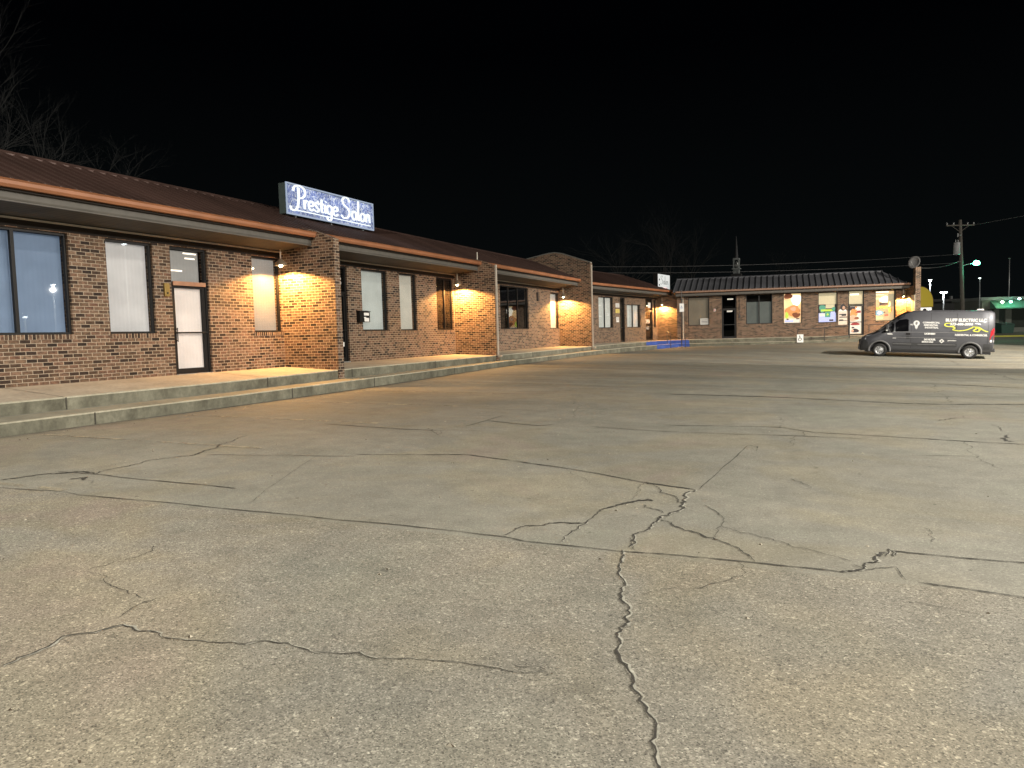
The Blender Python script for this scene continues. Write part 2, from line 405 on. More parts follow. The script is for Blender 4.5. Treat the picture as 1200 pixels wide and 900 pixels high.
CR_J = [   # straight joints (pixel polylines, width px at the first and last point)
    ([(0, 571.7), (30, 574), (77, 576.7), (90, 580), (213, 591), (347, 604), (400, 610), (590, 629.3), (616, 635), (727, 646.7), (780, 650), (865, 658), (885, 660), (950, 666.5), (987, 671), (1000, 669)], .7, 1.6),
    ([(600, 540), (670, 550), (750, 565), (815, 574)], 1.0, 2.0), ([(417, 533), (487, 533), (547, 533), (600, 540)], .5, 1.0),
    ([(877, 522), (845, 550), (820, 574)], 1.0, 1.8), ([(877, 522), (888, 524), (886, 529)], .6, .6),
    ([(1042, 646), (1100, 651.5), (1200, 660)], 1.6, 1.3), ([(1075, 683), (1120, 689), (1200, 701)], 1.6, 1.4), ([(1050, 665), (1056, 674), (1062, 681)], 2.5, 1.6),
    ([(240, 533), (330, 534), (417, 535)], .4, .5), ([(780, 498.5), (913, 501), (955, 507), (1077, 514), (1200, 521)], .6, .8),
    ([(780, 462), (895, 465), (1004, 470), (1060, 473), (1109, 474), (1200, 474)], .6, .9), ([(370, 535), (333, 560), (313, 573), (293, 590)], .5, .5),
    ([(1077, 449), (1200, 455)], .6, .7), ([(690, 500), (780, 506), (900, 510), (1010, 514)], .4, .5), ([(380, 497), (470, 503), (520, 505)], .7, .5), ([(570, 493), (630, 499), (650, 498)], .7, .5),
    ([(545, 500), (570, 493), (590, 487)], .7, .5), ([(1065, 534), (1150, 535)], .5, .4), ([(67, 553), (113, 556), (173, 563), (233, 568), (277, 573)], .7, 1.0), ]
CR_C = [   # cracks
    ([(729, 645), (726, 665), (732.5, 685), (729, 700), (737.5, 712), (736, 730), (722.5, 745), (722.5, 765), (735, 780), (742, 795), (740, 805), (750, 822), (762, 840), (769, 850), (762, 870), (769, 895), (772, 915), (768, 960)], 3.2, 5.0),
    ([(815, 574), (800, 592), (780, 605), (757, 622), (742, 634), (737, 642)], 3.4, 2.6), ([(737, 630), (741, 640), (745, 646)], 1.4, 1.4),
    ([(590, 628), (610, 618), (640, 615), (687, 612.5), (700, 602.5), (735, 590), (760, 586), (767, 587)], 1.2, 1.8), ([(687, 612), (670, 622.5), (655, 637)], 1.8, 1.4),
    ([(740, 586), (748, 573), (757, 565)], .8, .8), ([(757, 565), (775, 575), (796, 590)], 1, 1.5), ([(755, 592), (767, 597), (778, 602)], 1.2, 1.4),
    ([(770, 607), (800, 620), (835, 631), (865, 642), (878, 652), (885, 659)], 1.0, 2.4), ([(825, 592), (842, 602), (846, 614), (838, 631)], 1.2, .8),
    ([(845, 617), (900, 631), (950, 645), (1000, 659)], .6, .6), ([(873, 657), (874, 672), (857, 680), (815, 690), (750, 697)], 1.2, .5),
    ([(665, 550), (690, 567)], .5, .4), ([(985, 671), (1000, 669), (1012, 662), (1025, 655), (1042, 649)], 2.0, 4.2), ([(1036, 652), (1040, 644), (1046, 652), (1050, 648)], 2.6, 2.2),
    ([(1000, 662), (1015, 668), (1040, 666), (1051, 665)], .8, 1.0), ([(941, 505), (932, 516), (923, 524)], 1.0, .5), ([(913, 489), (916, 495), (914, 502)], .8, .5), ([(1091, 450), (1104, 462), (1112, 472)], .8, .9),
    ([(1130, 517), (1147, 535), (1175, 551)], .8, .5), ([(1161, 498), (1178, 506), (1180, 517), (1190, 518)], .8, .7), ([(927, 562), (938, 565), (946, 574)], .7, .4), ([(1081, 619), (1088, 628), (1092, 636)], .8, .5),
    ([(1112, 423), (1120, 425), (1126, 429)], .6, .6), ([(1100, 493), (1125, 490), (1127, 487)], .6, .4), ([(1160, 437), (1180, 443), (1190, 445)], .5, .5),
    ([(0, 563), (43, 557), (90, 553), (113, 556), (147, 547), (173, 540), (233, 532), (290, 510)], .9, .5), ([(80, 562), (100, 560), (107, 567)], .9, .9),
    ([(0, 783), (20, 772), (47, 762), (73, 747), (110, 742), (143, 733), (160, 740), (187, 747), (217, 751), (287, 756), (320, 753), (337, 754), (360, 762), (400, 767), (470, 773), (545, 778), (640, 787)], 1.7, .6),
    ([(104, 670), (130, 686), (150, 693), (167, 701)], .9, 1.2), ([(137, 725), (170, 706), (187, 701)], 1.2, .8), ([(180, 640), (147, 657), (100, 670)], .8, .5), 
    ([(640, 787), (610, 783), (600, 779)], .6, .6), ([(500, 502), (512, 510), (516, 505)], .9, .5), ([(672, 470), (676, 480), (673, 490)], .6, .4), ([(1060, 706), (1105, 712), (1150, 722)], .6, .4),
]
def project(x, y, z):
    d = np.array([x, y, z - EYE]); w = d @ CF; return np.array([600 + FPX * (d @ CR) / w, 450 - FPX * (d @ CU) / w])
def width_at(a, b, px):
    """real width of a joint that reads px wide in the survey photograph, running from a to b"""
    dx, dy = b[0] - a[0], b[1] - a[1]; L = math.hypot(dx, dy) or 1; nx, ny = -dy / L, dx / L
    z = gz(*a); p0, p1, p2 = project(a[0], a[1], z), project(a[0] + dx / L * .1, a[1] + dy / L * .1, z), project(a[0] + nx * .1, a[1] + ny * .1, z)
    t = p1 - p0; t /= (np.linalg.norm(t) or 1); q = p2 - p0; perp = abs(q[0] * t[1] - q[1] * t[0]) / .1
    return px / max(perp, 1e-3)
def meander(pts, amp, level):
    P = [tuple(p) for p in pts]
    for _ in range(level):
        Q = [P[0]]
        for a, b in zip(P[:-1], P[1:]):
            L = math.hypot(b[0] - a[0], b[1] - a[1])
            if L > .045:
                d = random.gauss(0, 1) * min(amp * L, .05); m_ = ((a[0] + b[0]) / 2 - (b[1] - a[1]) / L * d, (a[1] + b[1]) / 2 + (b[0] - a[0]) / L * d); Q += [m_, b]
            else: Q.append(b)
        P = Q
    return P
mbc = MB(); mbw = MB()
for lst, jit in ((CR_J, .1), (CR_C, .35)):
    for pl, w0, w1 in lst:
        if pl[-1][0] == 1200: pl = pl + [(1260, pl[-1][1] + (pl[-1][1] - pl[-2][1]) / (pl[-1][0] - pl[-2][0]) * 60)]
        S = [survey(*p)[:2] for p in pl]; n = len(S)
        fine = meander(S, .012 if jit < .2 else .10, 3 if jit < .2 else 5)
        tot = len(fine) - 1; wd = []
        for k, p in enumerate(fine):
            a, b = (fine[k], fine[k + 1]) if k < tot else (fine[k - 1], fine[k])
            # direction of the parent segment gives a steadier width than the jagged one
            kk = min(n - 2, int(k / max(1, tot) * (n - 1))); w = width_at(p, (p[0] + S[kk + 1][0] - S[kk][0], p[1] + S[kk + 1][1] - S[kk][1]), (w0 + (w1 - w0) * k / max(1, tot)) * (.46 if jit < .2 else .52))
            wd.append(max(.004, min(.11 if jit < .2 else .03, w)))
        ribbon(mbc, fine, wd, .006, jit, .2)
        if jit > .2 and w0 > 1.6: ribbon(mbw, [(x + .008, y + .006) for x, y in fine], [w * 1.25 for w in wd], .004, .3, .2)
structure(mbc.build('pavement_cracks', plain('crack_shadow', (.03, .027, .021), .95, 0, .4, 8)), label='dark cracks and joints in the lot concrete')
structure(mbw.build('crack_edges', plain('spalled_crack_edge', (.27, .26, .215), .9, 0, .35, 22)), label='paler broken concrete edging the cracks')
# worn parking stripes
def stripe_mat():
    t = NT('worn_stripe_paint'); p = t.pos(); n = t.noise(p, 7, 6, .7)
    t.link(t.ramp(n, [(.3, (.2, .18, .14)), (.7, (.42, .37, .25))]), t.b.inputs['Base Color'])
    tr = t.n.new('ShaderNodeBsdfTransparent'); mx = t.n.new('ShaderNodeMixShader')
    t.link(t.ramp(t.noise(p, 2.2, 6, .75), [(.44, 0.), (.6, .85)]), mx.inputs[0]); t.link(tr.outputs[0], mx.inputs[1]); t.link(t.b.outputs[0], mx.inputs[2])
    t.link(mx.outputs[0], t.out.inputs[0]); t.b.inputs['Roughness'].default_value = .8; return t.m
mbs = MB()
for y in (4.6, 7.35, 10.1, 12.9, 15.7, 18.5, 21.3, 24.1, 26.9, 29.7, 32.5, 35.3):
    ribbon(mbs, [(-11.6, y), (-7.2, y + .15)], [.1, .1], .006, 0, .5)
structure(mbs.build('parking_lines', stripe_mat()), label='faded parking stripes by the steps')

# small pebbles and leaf crumbs on the lot
mp = MB()
for _ in range(420):
    if random.random() < .35: x, y = random.uniform(-11.8, -11.3), random.uniform(2, 26)
    else: t = random.random(); y = 1.5 + 20 * t * t; x = random.uniform(-11, 8)
    r = random.uniform(.005, .014); z = gz(x, y); i = len(mp.v)
    for a in range(5):
        th = a * 2 * PI / 5 + random.random(); mp.v.append((x + r * math.cos(th) * 1.4, y + r * math.sin(th), z + .001))
    mp.v.append((x, y, z + r * .9))
    for a in range(5): mp.f.append((i + a, i + (a + 1) % 5, i + 5)); mp.mi.append(random.choice((0, 0, 1)))
structure(mp.build('pebbles_and_leaf_crumbs', [plain('pebble', (.34, .31, .24), .9, 0, .3), plain('leaf_crumb', (.05, .035, .02), .9)]), 'stuff', 'scattered pebbles and leaf crumbs on the lot')

# ------------------------------------------------------------------ sidewalk and steps
def walk_line():
    """list of (wall pt, outward normal, arclength) along facades"""
    pts = []
    for y in np.arange(-14, 43.0, 1.0): pts.append((FA(y, 0, 0)[:2], FA(y, 1, 0)[:2]))
    for u in (0, 2, 4, 6, 8): pts.append((FB(u, 0, 0)[:2], FB(u, 1, 0)[:2]))
    return pts
ER = [(-14, .69, .46, .43), (7, .69, .47, .43), (12, .70, .47, .45), (17, .755, .51, .50), (26, .77, .55, .57), (38, .82, .61, .62), (46, .84, .62, .62), (52, .86, .62, .60), (80, .87, .63, .60)]
def prof(s): return [float(np.interp(s, [r[0] for r in ER], [r[k] for r in ER])) for k in (1, 2, 3)]
rows = []
def row(w_in, e0, e1, e2, s, blue=False):
    e, uf, tr = prof(s)
    rows.append([(*w_in, .855 + .02 * min(1, max(0, (s - 30) / 15))), (*e0, e), (*e0, uf), (*e1, tr), (*e1, gz(*e1) - .15), blue])
s = -14
for y in np.arange(-14, 43.01, 1.0):
    row((-14.7, y), (-12.75, y), (-12.0, y), None, y)
for u in (1, 2, 3, 4, 5, 6, 6.2, 7.2, 8.0):
    row(FB(u, -.1, 0)[:2], FB(u, 1.85, 0)[:2], FB(u, 2.6, 0)[:2], None, 43.7 + u, u >= 4.9)
# the corner: intersection of offset lines
def isect(F1, w1, F2, w2):
    p = Vector(F1(0, w1, 0)[:2]); d = Vector(F1(1, w1, 0)[:2]) - p; q = Vector(F2(0, w2, 0)[:2]); e = Vector(F2(1, w2, 0)[:2]) - q
    t = ((q - p).x * e.y - (q - p).y * e.x) / (d.x * e.y - d.y * e.x); return tuple(p + d * t)
row(FC(-.3, -.05, 0)[:2], isect(FB, 1.85, FC, 1.85), isect(FB, 2.6, FC, 2.6), None, 54.5, True)
row(FC(.4, -.05, 0)[:2], FC(.4, 1.85, 0)[:2], FC(.4, 2.6, 0)[:2], None, 56, True)
row(FC(.41, -.05, 0)[:2], FC(.41, 1.85, 0)[:2], FC(.41, 2.6, 0)[:2], None, 56)
for u in np.arange(1.4, 17.5, 1.0):
    row(FC(u, -.05, 0)[:2], FC(u, 1.85, 0)[:2], FC(u, 2.6, 0)[:2], None, 56 + u)
mw = MB(); ms = MB()
for a, b in zip(rows[:-1], rows[1:]):
    mw.quad(a[0], a[1], b[1], b[0])
    bl = 1 if (a[5] and b[5]) or b[5] and a[5] else 0
    g = .0
    ms.quad(a[1], a[2], b[2], b[1], mi=bl); ms.quad(a[2], a[3], b[3], b[2], mi=bl); ms.quad(a[3], a[4], b[4], b[3], mi=bl)
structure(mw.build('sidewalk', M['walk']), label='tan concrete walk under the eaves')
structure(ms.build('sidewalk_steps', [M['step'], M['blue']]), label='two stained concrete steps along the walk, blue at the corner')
mn = MB()
for a, b in zip(rows[:-1], rows[1:]):
    for i0, i1 in ((1, 0), (3, 2)):
        def off(r_, k=i0, j=i1):
            p, q = Vector(r_[k]), Vector(r_[j]); q = Vector((q.x, q.y, p.z + (q.z - p.z) * .0)) if k == 1 else q
            d_ = (Vector((q.x, q.y, 0)) - Vector((p.x, p.y, 0))).normalized(); sl = .05 if k == 1 else .0
            return (p.x - d_.x * .004, p.y - d_.y * .004, p.z + .004), (p.x + d_.x * .045, p.y + d_.y * .045, p.z + .006 + (.003 if k == 1 else 0)), (p.x - d_.x * .004, p.y - d_.y * .004, p.z - .02)
        if a[5] and b[5]: continue
        A, B = off(a), off(b); mn.quad(A[0], B[0], B[1], A[1]); mn.quad(A[2], B[2], B[0], A[0])
structure(mn.build('step_nosing', concrete_mat('worn_nosing', (.30, .285, .215), (.46, .43, .33), .1)), label='pale worn edges of the concrete steps')
mj = MB()      # dark expansion joints cut across the steps
for y in (8.55, 13.6, 16.95, 21.6, 26.75, 30.2, 34.4, 38.9):
    e, uf, tr = prof(y)
    for x0, z0, x1, z1 in ((-12.745, e - .004, -12.745, uf), (-12.0 + .003, tr - .005, -12.0 + .003, gz(-12, y))):
        mj.box(W0, x0, x0 + .006, y - .012, y + .012, z1, z0)
    mj.quad((-14.6, y - .008, .859), (-12.76, y - .008, e + .004), (-12.76, y + .008, e + .004), (-14.6, y + .008, .859))
structure(mj.build('step_joints', plain('joint_dirt', (.05, .045, .035), .95)), label='dark joints across the concrete steps')

# ------------------------------------------------------------------ building helpers
def wall(mb, F, u0, u1, z0, z1, holes, th=.28):
    us = sorted({u0, u1, *[h[0] for h in holes], *[h[1] for h in holes]}); zs = sorted({z0, z1, *[h[2] for h in holes], *[h[3] for h in holes]})
    us = [u for u in us if u0 <= u <= u1]; zs = [z for z in zs if z0 <= z <= z1]
    inh = lambda u, z: any(h[0] < u < h[1] and h[2] < z < h[3] for h in holes)
    for a, b in zip(us[:-1], us[1:]):
        for c, d in zip(zs[:-1], zs[1:]):
            if inh((a + b) / 2, (c + d) / 2): continue
            mb.quad(F(a, 0, c), F(b, 0, c), F(b, 0, d), F(a, 0, d)); mb.quad(F(a, -th, c), F(a, -th, d), F(b, -th, d), F(b, -th, c))
    for h in holes:
        a, b, c, d = h[:4]
        mb.quad(F(a, 0, c), F(a, 0, d), F(a, -th, d), F(a, -th, c)); mb.quad(F(b, 0, c), F(b, -th, c), F(b, -th, d), F(b, 0, d))
        mb.quad(F(a, 0, c), F(a, -th, c), F(b, -th, c), F(b, 0, c)); mb.quad(F(a, 0, d), F(b, 0, d), F(b, -th, d), F(a, -th, d))
    mb.quad(F(u0, 0, z0), F(u0, 0, z1), F(u0, -th, z1), F(u0, -th, z0)); mb.quad(F(u1, 0, z0), F(u1, -th, z0), F(u1, -th, z1), F(u1, 0, z1))

def window(F, root, u0, u1, z0, z1, blind, mull=(), glass='glass', top=.0, fw=.05, label=None, rec=.09, blind_z=None):
    """recessed window: frame mesh is the part, pane and blind are its sub-parts"""
    f = MB(); w1, w0 = -rec + .03, -rec - .04
    f.box(F, u0 + .002, u0 + fw, w0, w1, z0 + .002, z1 - .002); f.box(F, u1 - fw, u1 - .002, w0, w1, z0 + .002, z1 - .002)
    f.box(F, u0 + fw, u1 - fw, w0, w1, z0 + .002, z0 + fw); f.box(F, u0 + fw, u1 - fw, w0, w1, z1 - fw, z1 - .002)
    for m in mull: f.box(F, m - .035, m + .035, w0, w1, z0 + fw, z1 - fw)
    fo = f.build('window', M['jamb'], root, label=label)
    p = MB(); p.box(F, u0 + fw - .01, u1 - fw + .01, -rec - .012, -rec - .004, z0 + fw - .01, z1 - fw + .01); p.build('pane', M[glass], fo)
    if blind:
        b = MB(); bz = blind_z or z1 - fw
        b.box(F, u0 + fw - .02, u1 - fw + .02, -rec - .13, -rec - .12, z0 + .01, bz); b.build('blind', BL[blind], fo)
    # shallow dark room behind
    sl_ = MB(); sl_.box(F, u0 - .02, u1 + .02, -.05, .006, z0 - .098, z0 + .001); sl_.build('sill', M['rowlock'], fo)
    d = MB(); d.box(F, u0 - .05, u1 + .05, -1.6, -1.55, z0 - .1, z1 + .1)
    d.build('back_wall', M['interior'], fo)
    return fo

def door(F, root, u0, u1, z0, z1, tz, blind=None, glass='glass', label=None, framemat='jamb', bar=True, rec=.10, leafmat=None):
    f = MB(); w1, w0 = -rec + .04, -rec - .05
    f.box(F, u0 + .002, u0 + .06, w0, w1, z0, z1 - .002); f.box(F, u1 - .06, u1 - .002, w0, w1, z0, z1 - .002)
    f.box(F, u0 + .06, u1 - .06, w0, w1, z1 - .06, z1 - .002); f.box(F, u0 + .06, u1 - .06, w0, w1, tz - .03, tz + .04)
    # leaf stiles
    s = .07; a, b = u0 + .07, u1 - .07
    f.box(F, a, a + s, w0 + .01, w1 - .015, z0 + .01, tz - .04); f.box(F, b - s, b, w0 + .01, w1 - .015, z0 + .01, tz - .04)
    f.box(F, a + s, b - s, w0 + .01, w1 - .015, z0 + .01, z0 + .13); f.box(F, a + s, b - s, w0 + .01, w1 - .015, tz - .11, tz - .04)
    fo = f.build('door', M[framemat], root, label=label)
    p = MB(); p.box(F, a + s - .01, b - s + .01, -rec - .010, -rec - .003, z0 + .12, tz - .1); p.build('pane', M[glass], fo)
    q = MB(); q.box(F, u0 + .05, u1 - .05, -rec - .011, -rec - .004, tz + .03, z1 - .05); q.build('transom_pane', M[glass], fo)
    if bar:
        h = MB(); h.box(F, a, b, w1 - .012, w1 + .03, z0 + .98, z0 + 1.02); h.tube(F(a + .04, w1 + .05, z0 + .78), F(a + .04, w1 + .05, z0 + 1.12), .012); h.box(F, a + .03, a + .05, w1 - .02, w1 + .05, z0 + .8, z0 + .82); h.box(F, a + .03, a + .05, w1 - .02, w1 + .05, z0 + 1.08, z0 + 1.1)
        h.build('handle', M['black'], fo)
    if blind:
        c = MB(); c.box(F, a + s - .02, b - s + .02, -rec - .09, -rec - .08, z0 + .12, tz - .1); c.build('blind', BL[blind], fo)
    d = MB(); d.box(F, u0 - .3, u1 + .3, -1.8, -1.75, z0 - .1, z1 + .1); d.build('back_wall', M['interior'], fo)
    t = MB(); t.box(F, u0 + .01, u1 - .01, -rec - .06, .02, z0 - .03, z0 - .001); t.build('sill', M['metal'], fo)
    return fo

def text_mesh(name, s, size, F, u, w, z, mat, parent, align='LEFT', sx=1.0, thick=.004, bold=0, flip=1, shear=0):
    """writing in the facade frame: reads along -u when flip=-1"""
    cu = bpy.data.curves.new(name, 'FONT'); cu.body = s; cu.size = size; cu.align_x = align; cu.extrude = thick; cu.offset = bold; cu.shear = shear; cu.resolution_u = 3
    ob = bpy.data.objects.new('tmp_text', cu); col.objects.link(ob)
    bpy.context.view_layer.update()
    me = bpy.data.meshes.new_from_object(ob.evaluated_get(bpy.context.evaluated_depsgraph_get()))
    bpy.data.objects.remove(ob); bpy.data.curves.remove(cu)
    mb = MB(); mb.v = [tuple(F(u + flip * v.co.x * sx, w + v.co.z, z + v.co.y)) for v in me.vertices]
    mb.f = [tuple(p.vertices) for p in me.polygons]; mb.mi = [0] * len(mb.f); bpy.data.meshes.remove(me)
    return mb.build(name, mat, parent)

Z0 = .60      # walls start below the walk
EAVE_W = 1.2  # eave overhang
RD = 1.6; RIDGE_W, RIDGE_Z, EAVE_Z = -RD, 5.73, 4.56
SLP = (RIDGE_Z - EAVE_Z) / (EAVE_W + RD)
def roof_run(F, root, u0, u1, mat, mats_g, rib=.3, ribw=.03, ribh=.05, ridge_w=RIDGE_W, eave=EAVE_Z, slope=SLP, skew=0, ew=EAVE_W, back=-7, hip_right=0, hip_left=0):
    rz = eave + (ew - ridge_w) * slope
    r = MB()
    def P(u, w): return F(u + skew * (ew - w), w, eave + (ew - w) * slope)
    th = .05
    a0, a1, b0, b1 = P(u0, ew + .03), P(u1, ew + .03), P(u0 + hip_left, ridge_w), P(u1 - hip_right, ridge_w)
    dn = lambda p: (p[0], p[1], p[2] - th)
    r.hexa([dn(a0), dn(a1), dn(b1), dn(b0), a0, a1, b1, b0])
    # rear slope
    c0, c1 = F(u0, back, rz - (ridge_w - back) * slope * .9), F(u1, back, rz - (ridge_w - back) * slope * .9)
    r.hexa([dn(b0), dn(b1), dn(c1), dn(c0), b0, b1, c1, c0])
    if hip_right: r.quad(a1, b1, c1)
    n = int((u1 - u0) / rib)
    for k in range(n + 1):
        u = u0 + ribw + (u1 - u0 - 2 * ribw) * k / n
        top = ridge_w + .14
        if hip_right and u > u1 - hip_right: top = ew - (ew - ridge_w) * max(.02, (u1 - u) / hip_right)
        if hip_left and u < u0 + hip_left: top = ew - (ew - ridge_w) * max(.02, (u - u0) / hip_left)
        p = [P(u - ribw / 2, ew + .03), P(u + ribw / 2, ew + .03), P(u + ribw / 2, top), P(u - ribw / 2, top)]
        up = lambda q, h: (q[0], q[1], q[2] + h)
        r.hexa([up(q, -.01) for q in p] + [up(q, ribh) for q in p])
    ro = r.build('roof', mat, root)
    cap = MB(); q0, q1 = P(u0 + hip_left, ridge_w), P(u1 - hip_right, ridge_w)
    cp = [(-.12, -.05), (0, .035), (.12, -.05), (.12, -.02), (0, .06), (-.12, -.02)]
    if True:
        ax = [F(0, w, 0) for w in (0, 1)]; wx, wy = ax[1][0] - ax[0][0], ax[1][1] - ax[0][1]
        i = len(cap.v)
        for q in (q0, q1): cap.v += [(q[0] + wx * w, q[1] + wy * w, q[2] + z) for w, z in cp]
        for k in range(6):
            j = (k + 1) % 6; cap.f.append((i + k, i + 6 + k, i + 6 + j, i + j)); cap.mi.append(0)
    cap.build('ridge_cap', mat, ro)
    g = MB()   # gutter: K-style profile
    gp = [(ew + .0, -.01), (ew + .0, -.14), (ew + .09, -.14), (ew + .12, -.09), (ew + .12, -.03), (ew + .145, 0), (ew + .13, .005), (ew + .1, -.02), (ew + .02, -.02)]
    g.prism(F, [(w, eave + z + .0) for w, z in gp], u0 + .01, u1 - .01)
    return ro, g
def eave_box(F, root, u0, u1, g, eave=EAVE_Z, ew=EAVE_W, frieze_z=4.13, gm='gutter'):
    g.build('gutter', M[gm], root)
    f = MB(); f.box(F, u0, u1, ew - .14, ew - .07, eave - .36, eave - .03); f.build('fascia', M['fascia'], root)
    f = MB(); f.box(F, u0, u1, ew - .068, ew - .003, eave - .185, eave - .05); f.build('gutter_shadow_strip', M['frieze'], root)  # dark strip added for the shade between gutter and fascia
    s_ = MB(); s_.hexa([F(u0, .0, frieze_z), F(u1, .0, frieze_z), F(u1, ew - .06, eave - .33), F(u0, ew - .06, eave - .33)] + [F(u0, .0, frieze_z + .03), F(u1, .0, frieze_z + .03), F(u1, ew - .06, eave - .30), F(u0, ew - .06, eave - .30)])
    s_.build('soffit', M['soffit'], root)
    t = MB(); t.box(F, u0, u1, .024, .075, frieze_z - .045, frieze_z - .012); t.build('soffit_trim', M['trim'], root)

def fin(F, root, u, th, pts, name='wing_wall'):
    m = MB(); m.prism(F, pts, u, u + th); return m.build(name, M['brick'], root)

def frieze(F, root, u0, u1, z0, z1):
    m = MB(); m.box(F, u0, u1, .002, .022, z0 - .01, z1 + .03); m.build('frieze', M['frieze'], root)

# ------------------------------------------------------------------ BUILDING A : the long row (three bays)
ba = thing('shop_building', (-14.6, 16, .2), 'long single storey brown brick shop row with maroon metal roof, nearest on the left', 'building')
SZ, HZ = 1.85, 3.93
HA = [(-6, -3.6, SZ, HZ), (0, 2.4, SZ, HZ), (7.4, 10.06, SZ, HZ), (10.9, 12.08, SZ, HZ), (12.56, 13.68, .86, HZ), (15.2, 16.28, SZ, HZ),
      (18.3, 19.36, .88, HZ), (20.12, 21.62, SZ, HZ), (22.4, 23.54, SZ, HZ), (25.02, 26.36, SZ, HZ), (30.85, 34.2, SZ, HZ), (37.25, 38.58, SZ, HZ - .1)]
m = MB(); wall(m, FA, -14, 42.5, Z0, 4.3, HA); m.quad(FA(-14, -.28, 4.3), FA(42.5, -.28, 4.3), FA(42.5, 0, 4.3), FA(-14, 0, 4.3))
m.box(FA, -14, -13.7, -12, -.28, Z0, 4.3); m.build('wall', M['brick'], ba)
window(FA, ba, *HA[0], 'grey'); window(FA, ba, *HA[1], 'grey')
window(FA, ba, *HA[2], 'blue', mull=(8.98,), label='wide window with a blue-lit blind')
window(FA, ba, *HA[3], 'grey', label='window with a pale gray lit blind'); window(FA, ba, *HA[5], 'warm', label='window with a warm cream blind')
d1 = door(FA, ba, *HA[4][:4], 3.05, 'pink', label='glass door with a pale pink blind behind it')
c = MB(); c.box(FA, 12.63, 13.61, -.045, -.035 + .02, 3.0, 3.1); c.build('door_header', M['copperbar'], d1)
c = MB(); c.box(FA, 12.66, 13.6, -.25, -.24, 3.1, 3.86); c.build('transom_blind', BL['warm'], d1)
for zz, a_, b_ in ((3.80, 13.15, 13.55), (3.68, 13.2, 13.5), (3.36, 12.72, 13.1)):
    c = MB(); c.box(FA, a_, b_, -.239, -.232, zz, zz + .035); c.build('ceiling_tube', emit('tube_glow_%d' % int(zz * 100), (1, .9, .75), 1.6), d1)
d2 = door(FA, ba, *HA[6][:4], 3.08, None, 'darkglass', label='dark glass door with white lettering')
text_mesh('number', '8', .42, FA, 18.95, -.085, 3.32, M['paper'], d2, 'LEFT')
for txt, sz, zz in (('BARBER', .13, 2.48), ('SHOP', .16, 2.3), ('Tue - Fri 9-6', .075, 2.06), ('Sat 8-2', .075, 1.94), ('Walk ins', .075, 1.82)):
    text_mesh('lettering', txt, sz, FA, 18.9, -.085, zz, M['paper'], d2, 'CENTER', sx=.9)
c = MB(); c.box(FA, 18.72, 19.05, -.098, -.092, 1.44, 1.66); c.box(FA, 18.92, 19.2, -.098, -.092, 1.36, 1.5); c.box(FA, 18.6, 18.9, -.098, -.092, 1.5, 1.6); c.build('notice', M['paper'], d2)
window(FA, ba, *HA[7], 'green', label='window with a pale green lit blind'); window(FA, ba, *HA[8], 'cream', label='window with a cream lit blind')
window(FA, ba, *HA[9], None, mull=(25.75,), glass='darkglass', label='dark window with no blind'); window(FA, ba, *HA[10], None, mull=(31.9, 33.0), glass='darkglass', label='dark three-pane window')
window(FA, ba, *HA[11], 'white', label='narrow window with a white blind')
F1, F2, F3 = 16.32, 26.42, 38.62
for a, b in ((-14, F1), (F1 + .25, F2), (F2 + .25, F3)):
    _, g = roof_run(FA, ba, a, b, M['roof'], None) if False else (None, None)
ro, g = roof_run(FA, ba, -14, F3, M['roof'], None, rib=.3)
for k, (a, b) in enumerate(((-14, F1), (F1 + .25, F2), (F2 + .25, F3))):
    gg = MB(); ew = EAVE_W; gp = [(ew, -.01), (ew, -.14), (ew + .09, -.14), (ew + .12, -.09), (ew + .12, -.03), (ew + .145, 0), (ew + .13, .005), (ew + .1, -.02), (ew + .02, -.02)]
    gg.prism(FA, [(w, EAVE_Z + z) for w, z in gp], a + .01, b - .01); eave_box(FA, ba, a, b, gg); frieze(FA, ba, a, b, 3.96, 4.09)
FP = [(-.05, .5), (1.88, .4), (1.88, 4.30), (1.26, 4.42), (1.16, 4.46), (-.05, 4.98)]
FPc = [(-.02, .5), (1.88, .4), (1.88, 4.36), (1.22, 4.62), (-.02, 4.98)]
for u in (F1, F2): fin(FA, ba, u, .25, FPc)
gp3 = [(-6.0, .5), (1.88, .4), (1.88, 5.42), (.2, 6.02), (-.2, 6.09), (-.6, 6.07), (-1.9, 5.86), (-6.0, 4.6)]
fin(FA, ba, F3, .26, gp3, 'gable_wall')
c = MB()
for a, b in zip(gp3[2:-1], gp3[3:]):
    c.hexa([FA(F3 - .02, a[0], a[1]), FA(F3 + .28, a[0], a[1]), FA(F3 + .28, b[0], b[1]), FA(F3 - .02, b[0], b[1]), FA(F3 - .02, a[0], a[1] + .05), FA(F3 + .28, a[0], a[1] + .05), FA(F3 + .28, b[0], b[1] + .05), FA(F3 - .02, b[0], b[1] + .05)])
c.build('coping', plain('dull_coping', (.12, .12, .11), .6), ba)
for u in (F2, F3):
    t = MB(); z1 = 4.4 if u == F2 else 5.3
    t.box(FA, u + .04, u + .11, 1.885, 1.94, .78, z1); t.box(FA, u + .04, u + .11, 1.9, 2.08, .72, .79); t.build('downspout', M['trim'], ba)
# little vent pipe on the roof edge by the second wing wall
t = MB(); t.tube(FA(F2 + .05, 1.1, 4.6), FA(F2 + .02, 1.12, 4.95), .03, .02); t.build('roof_pipe', M['trim'], ba)

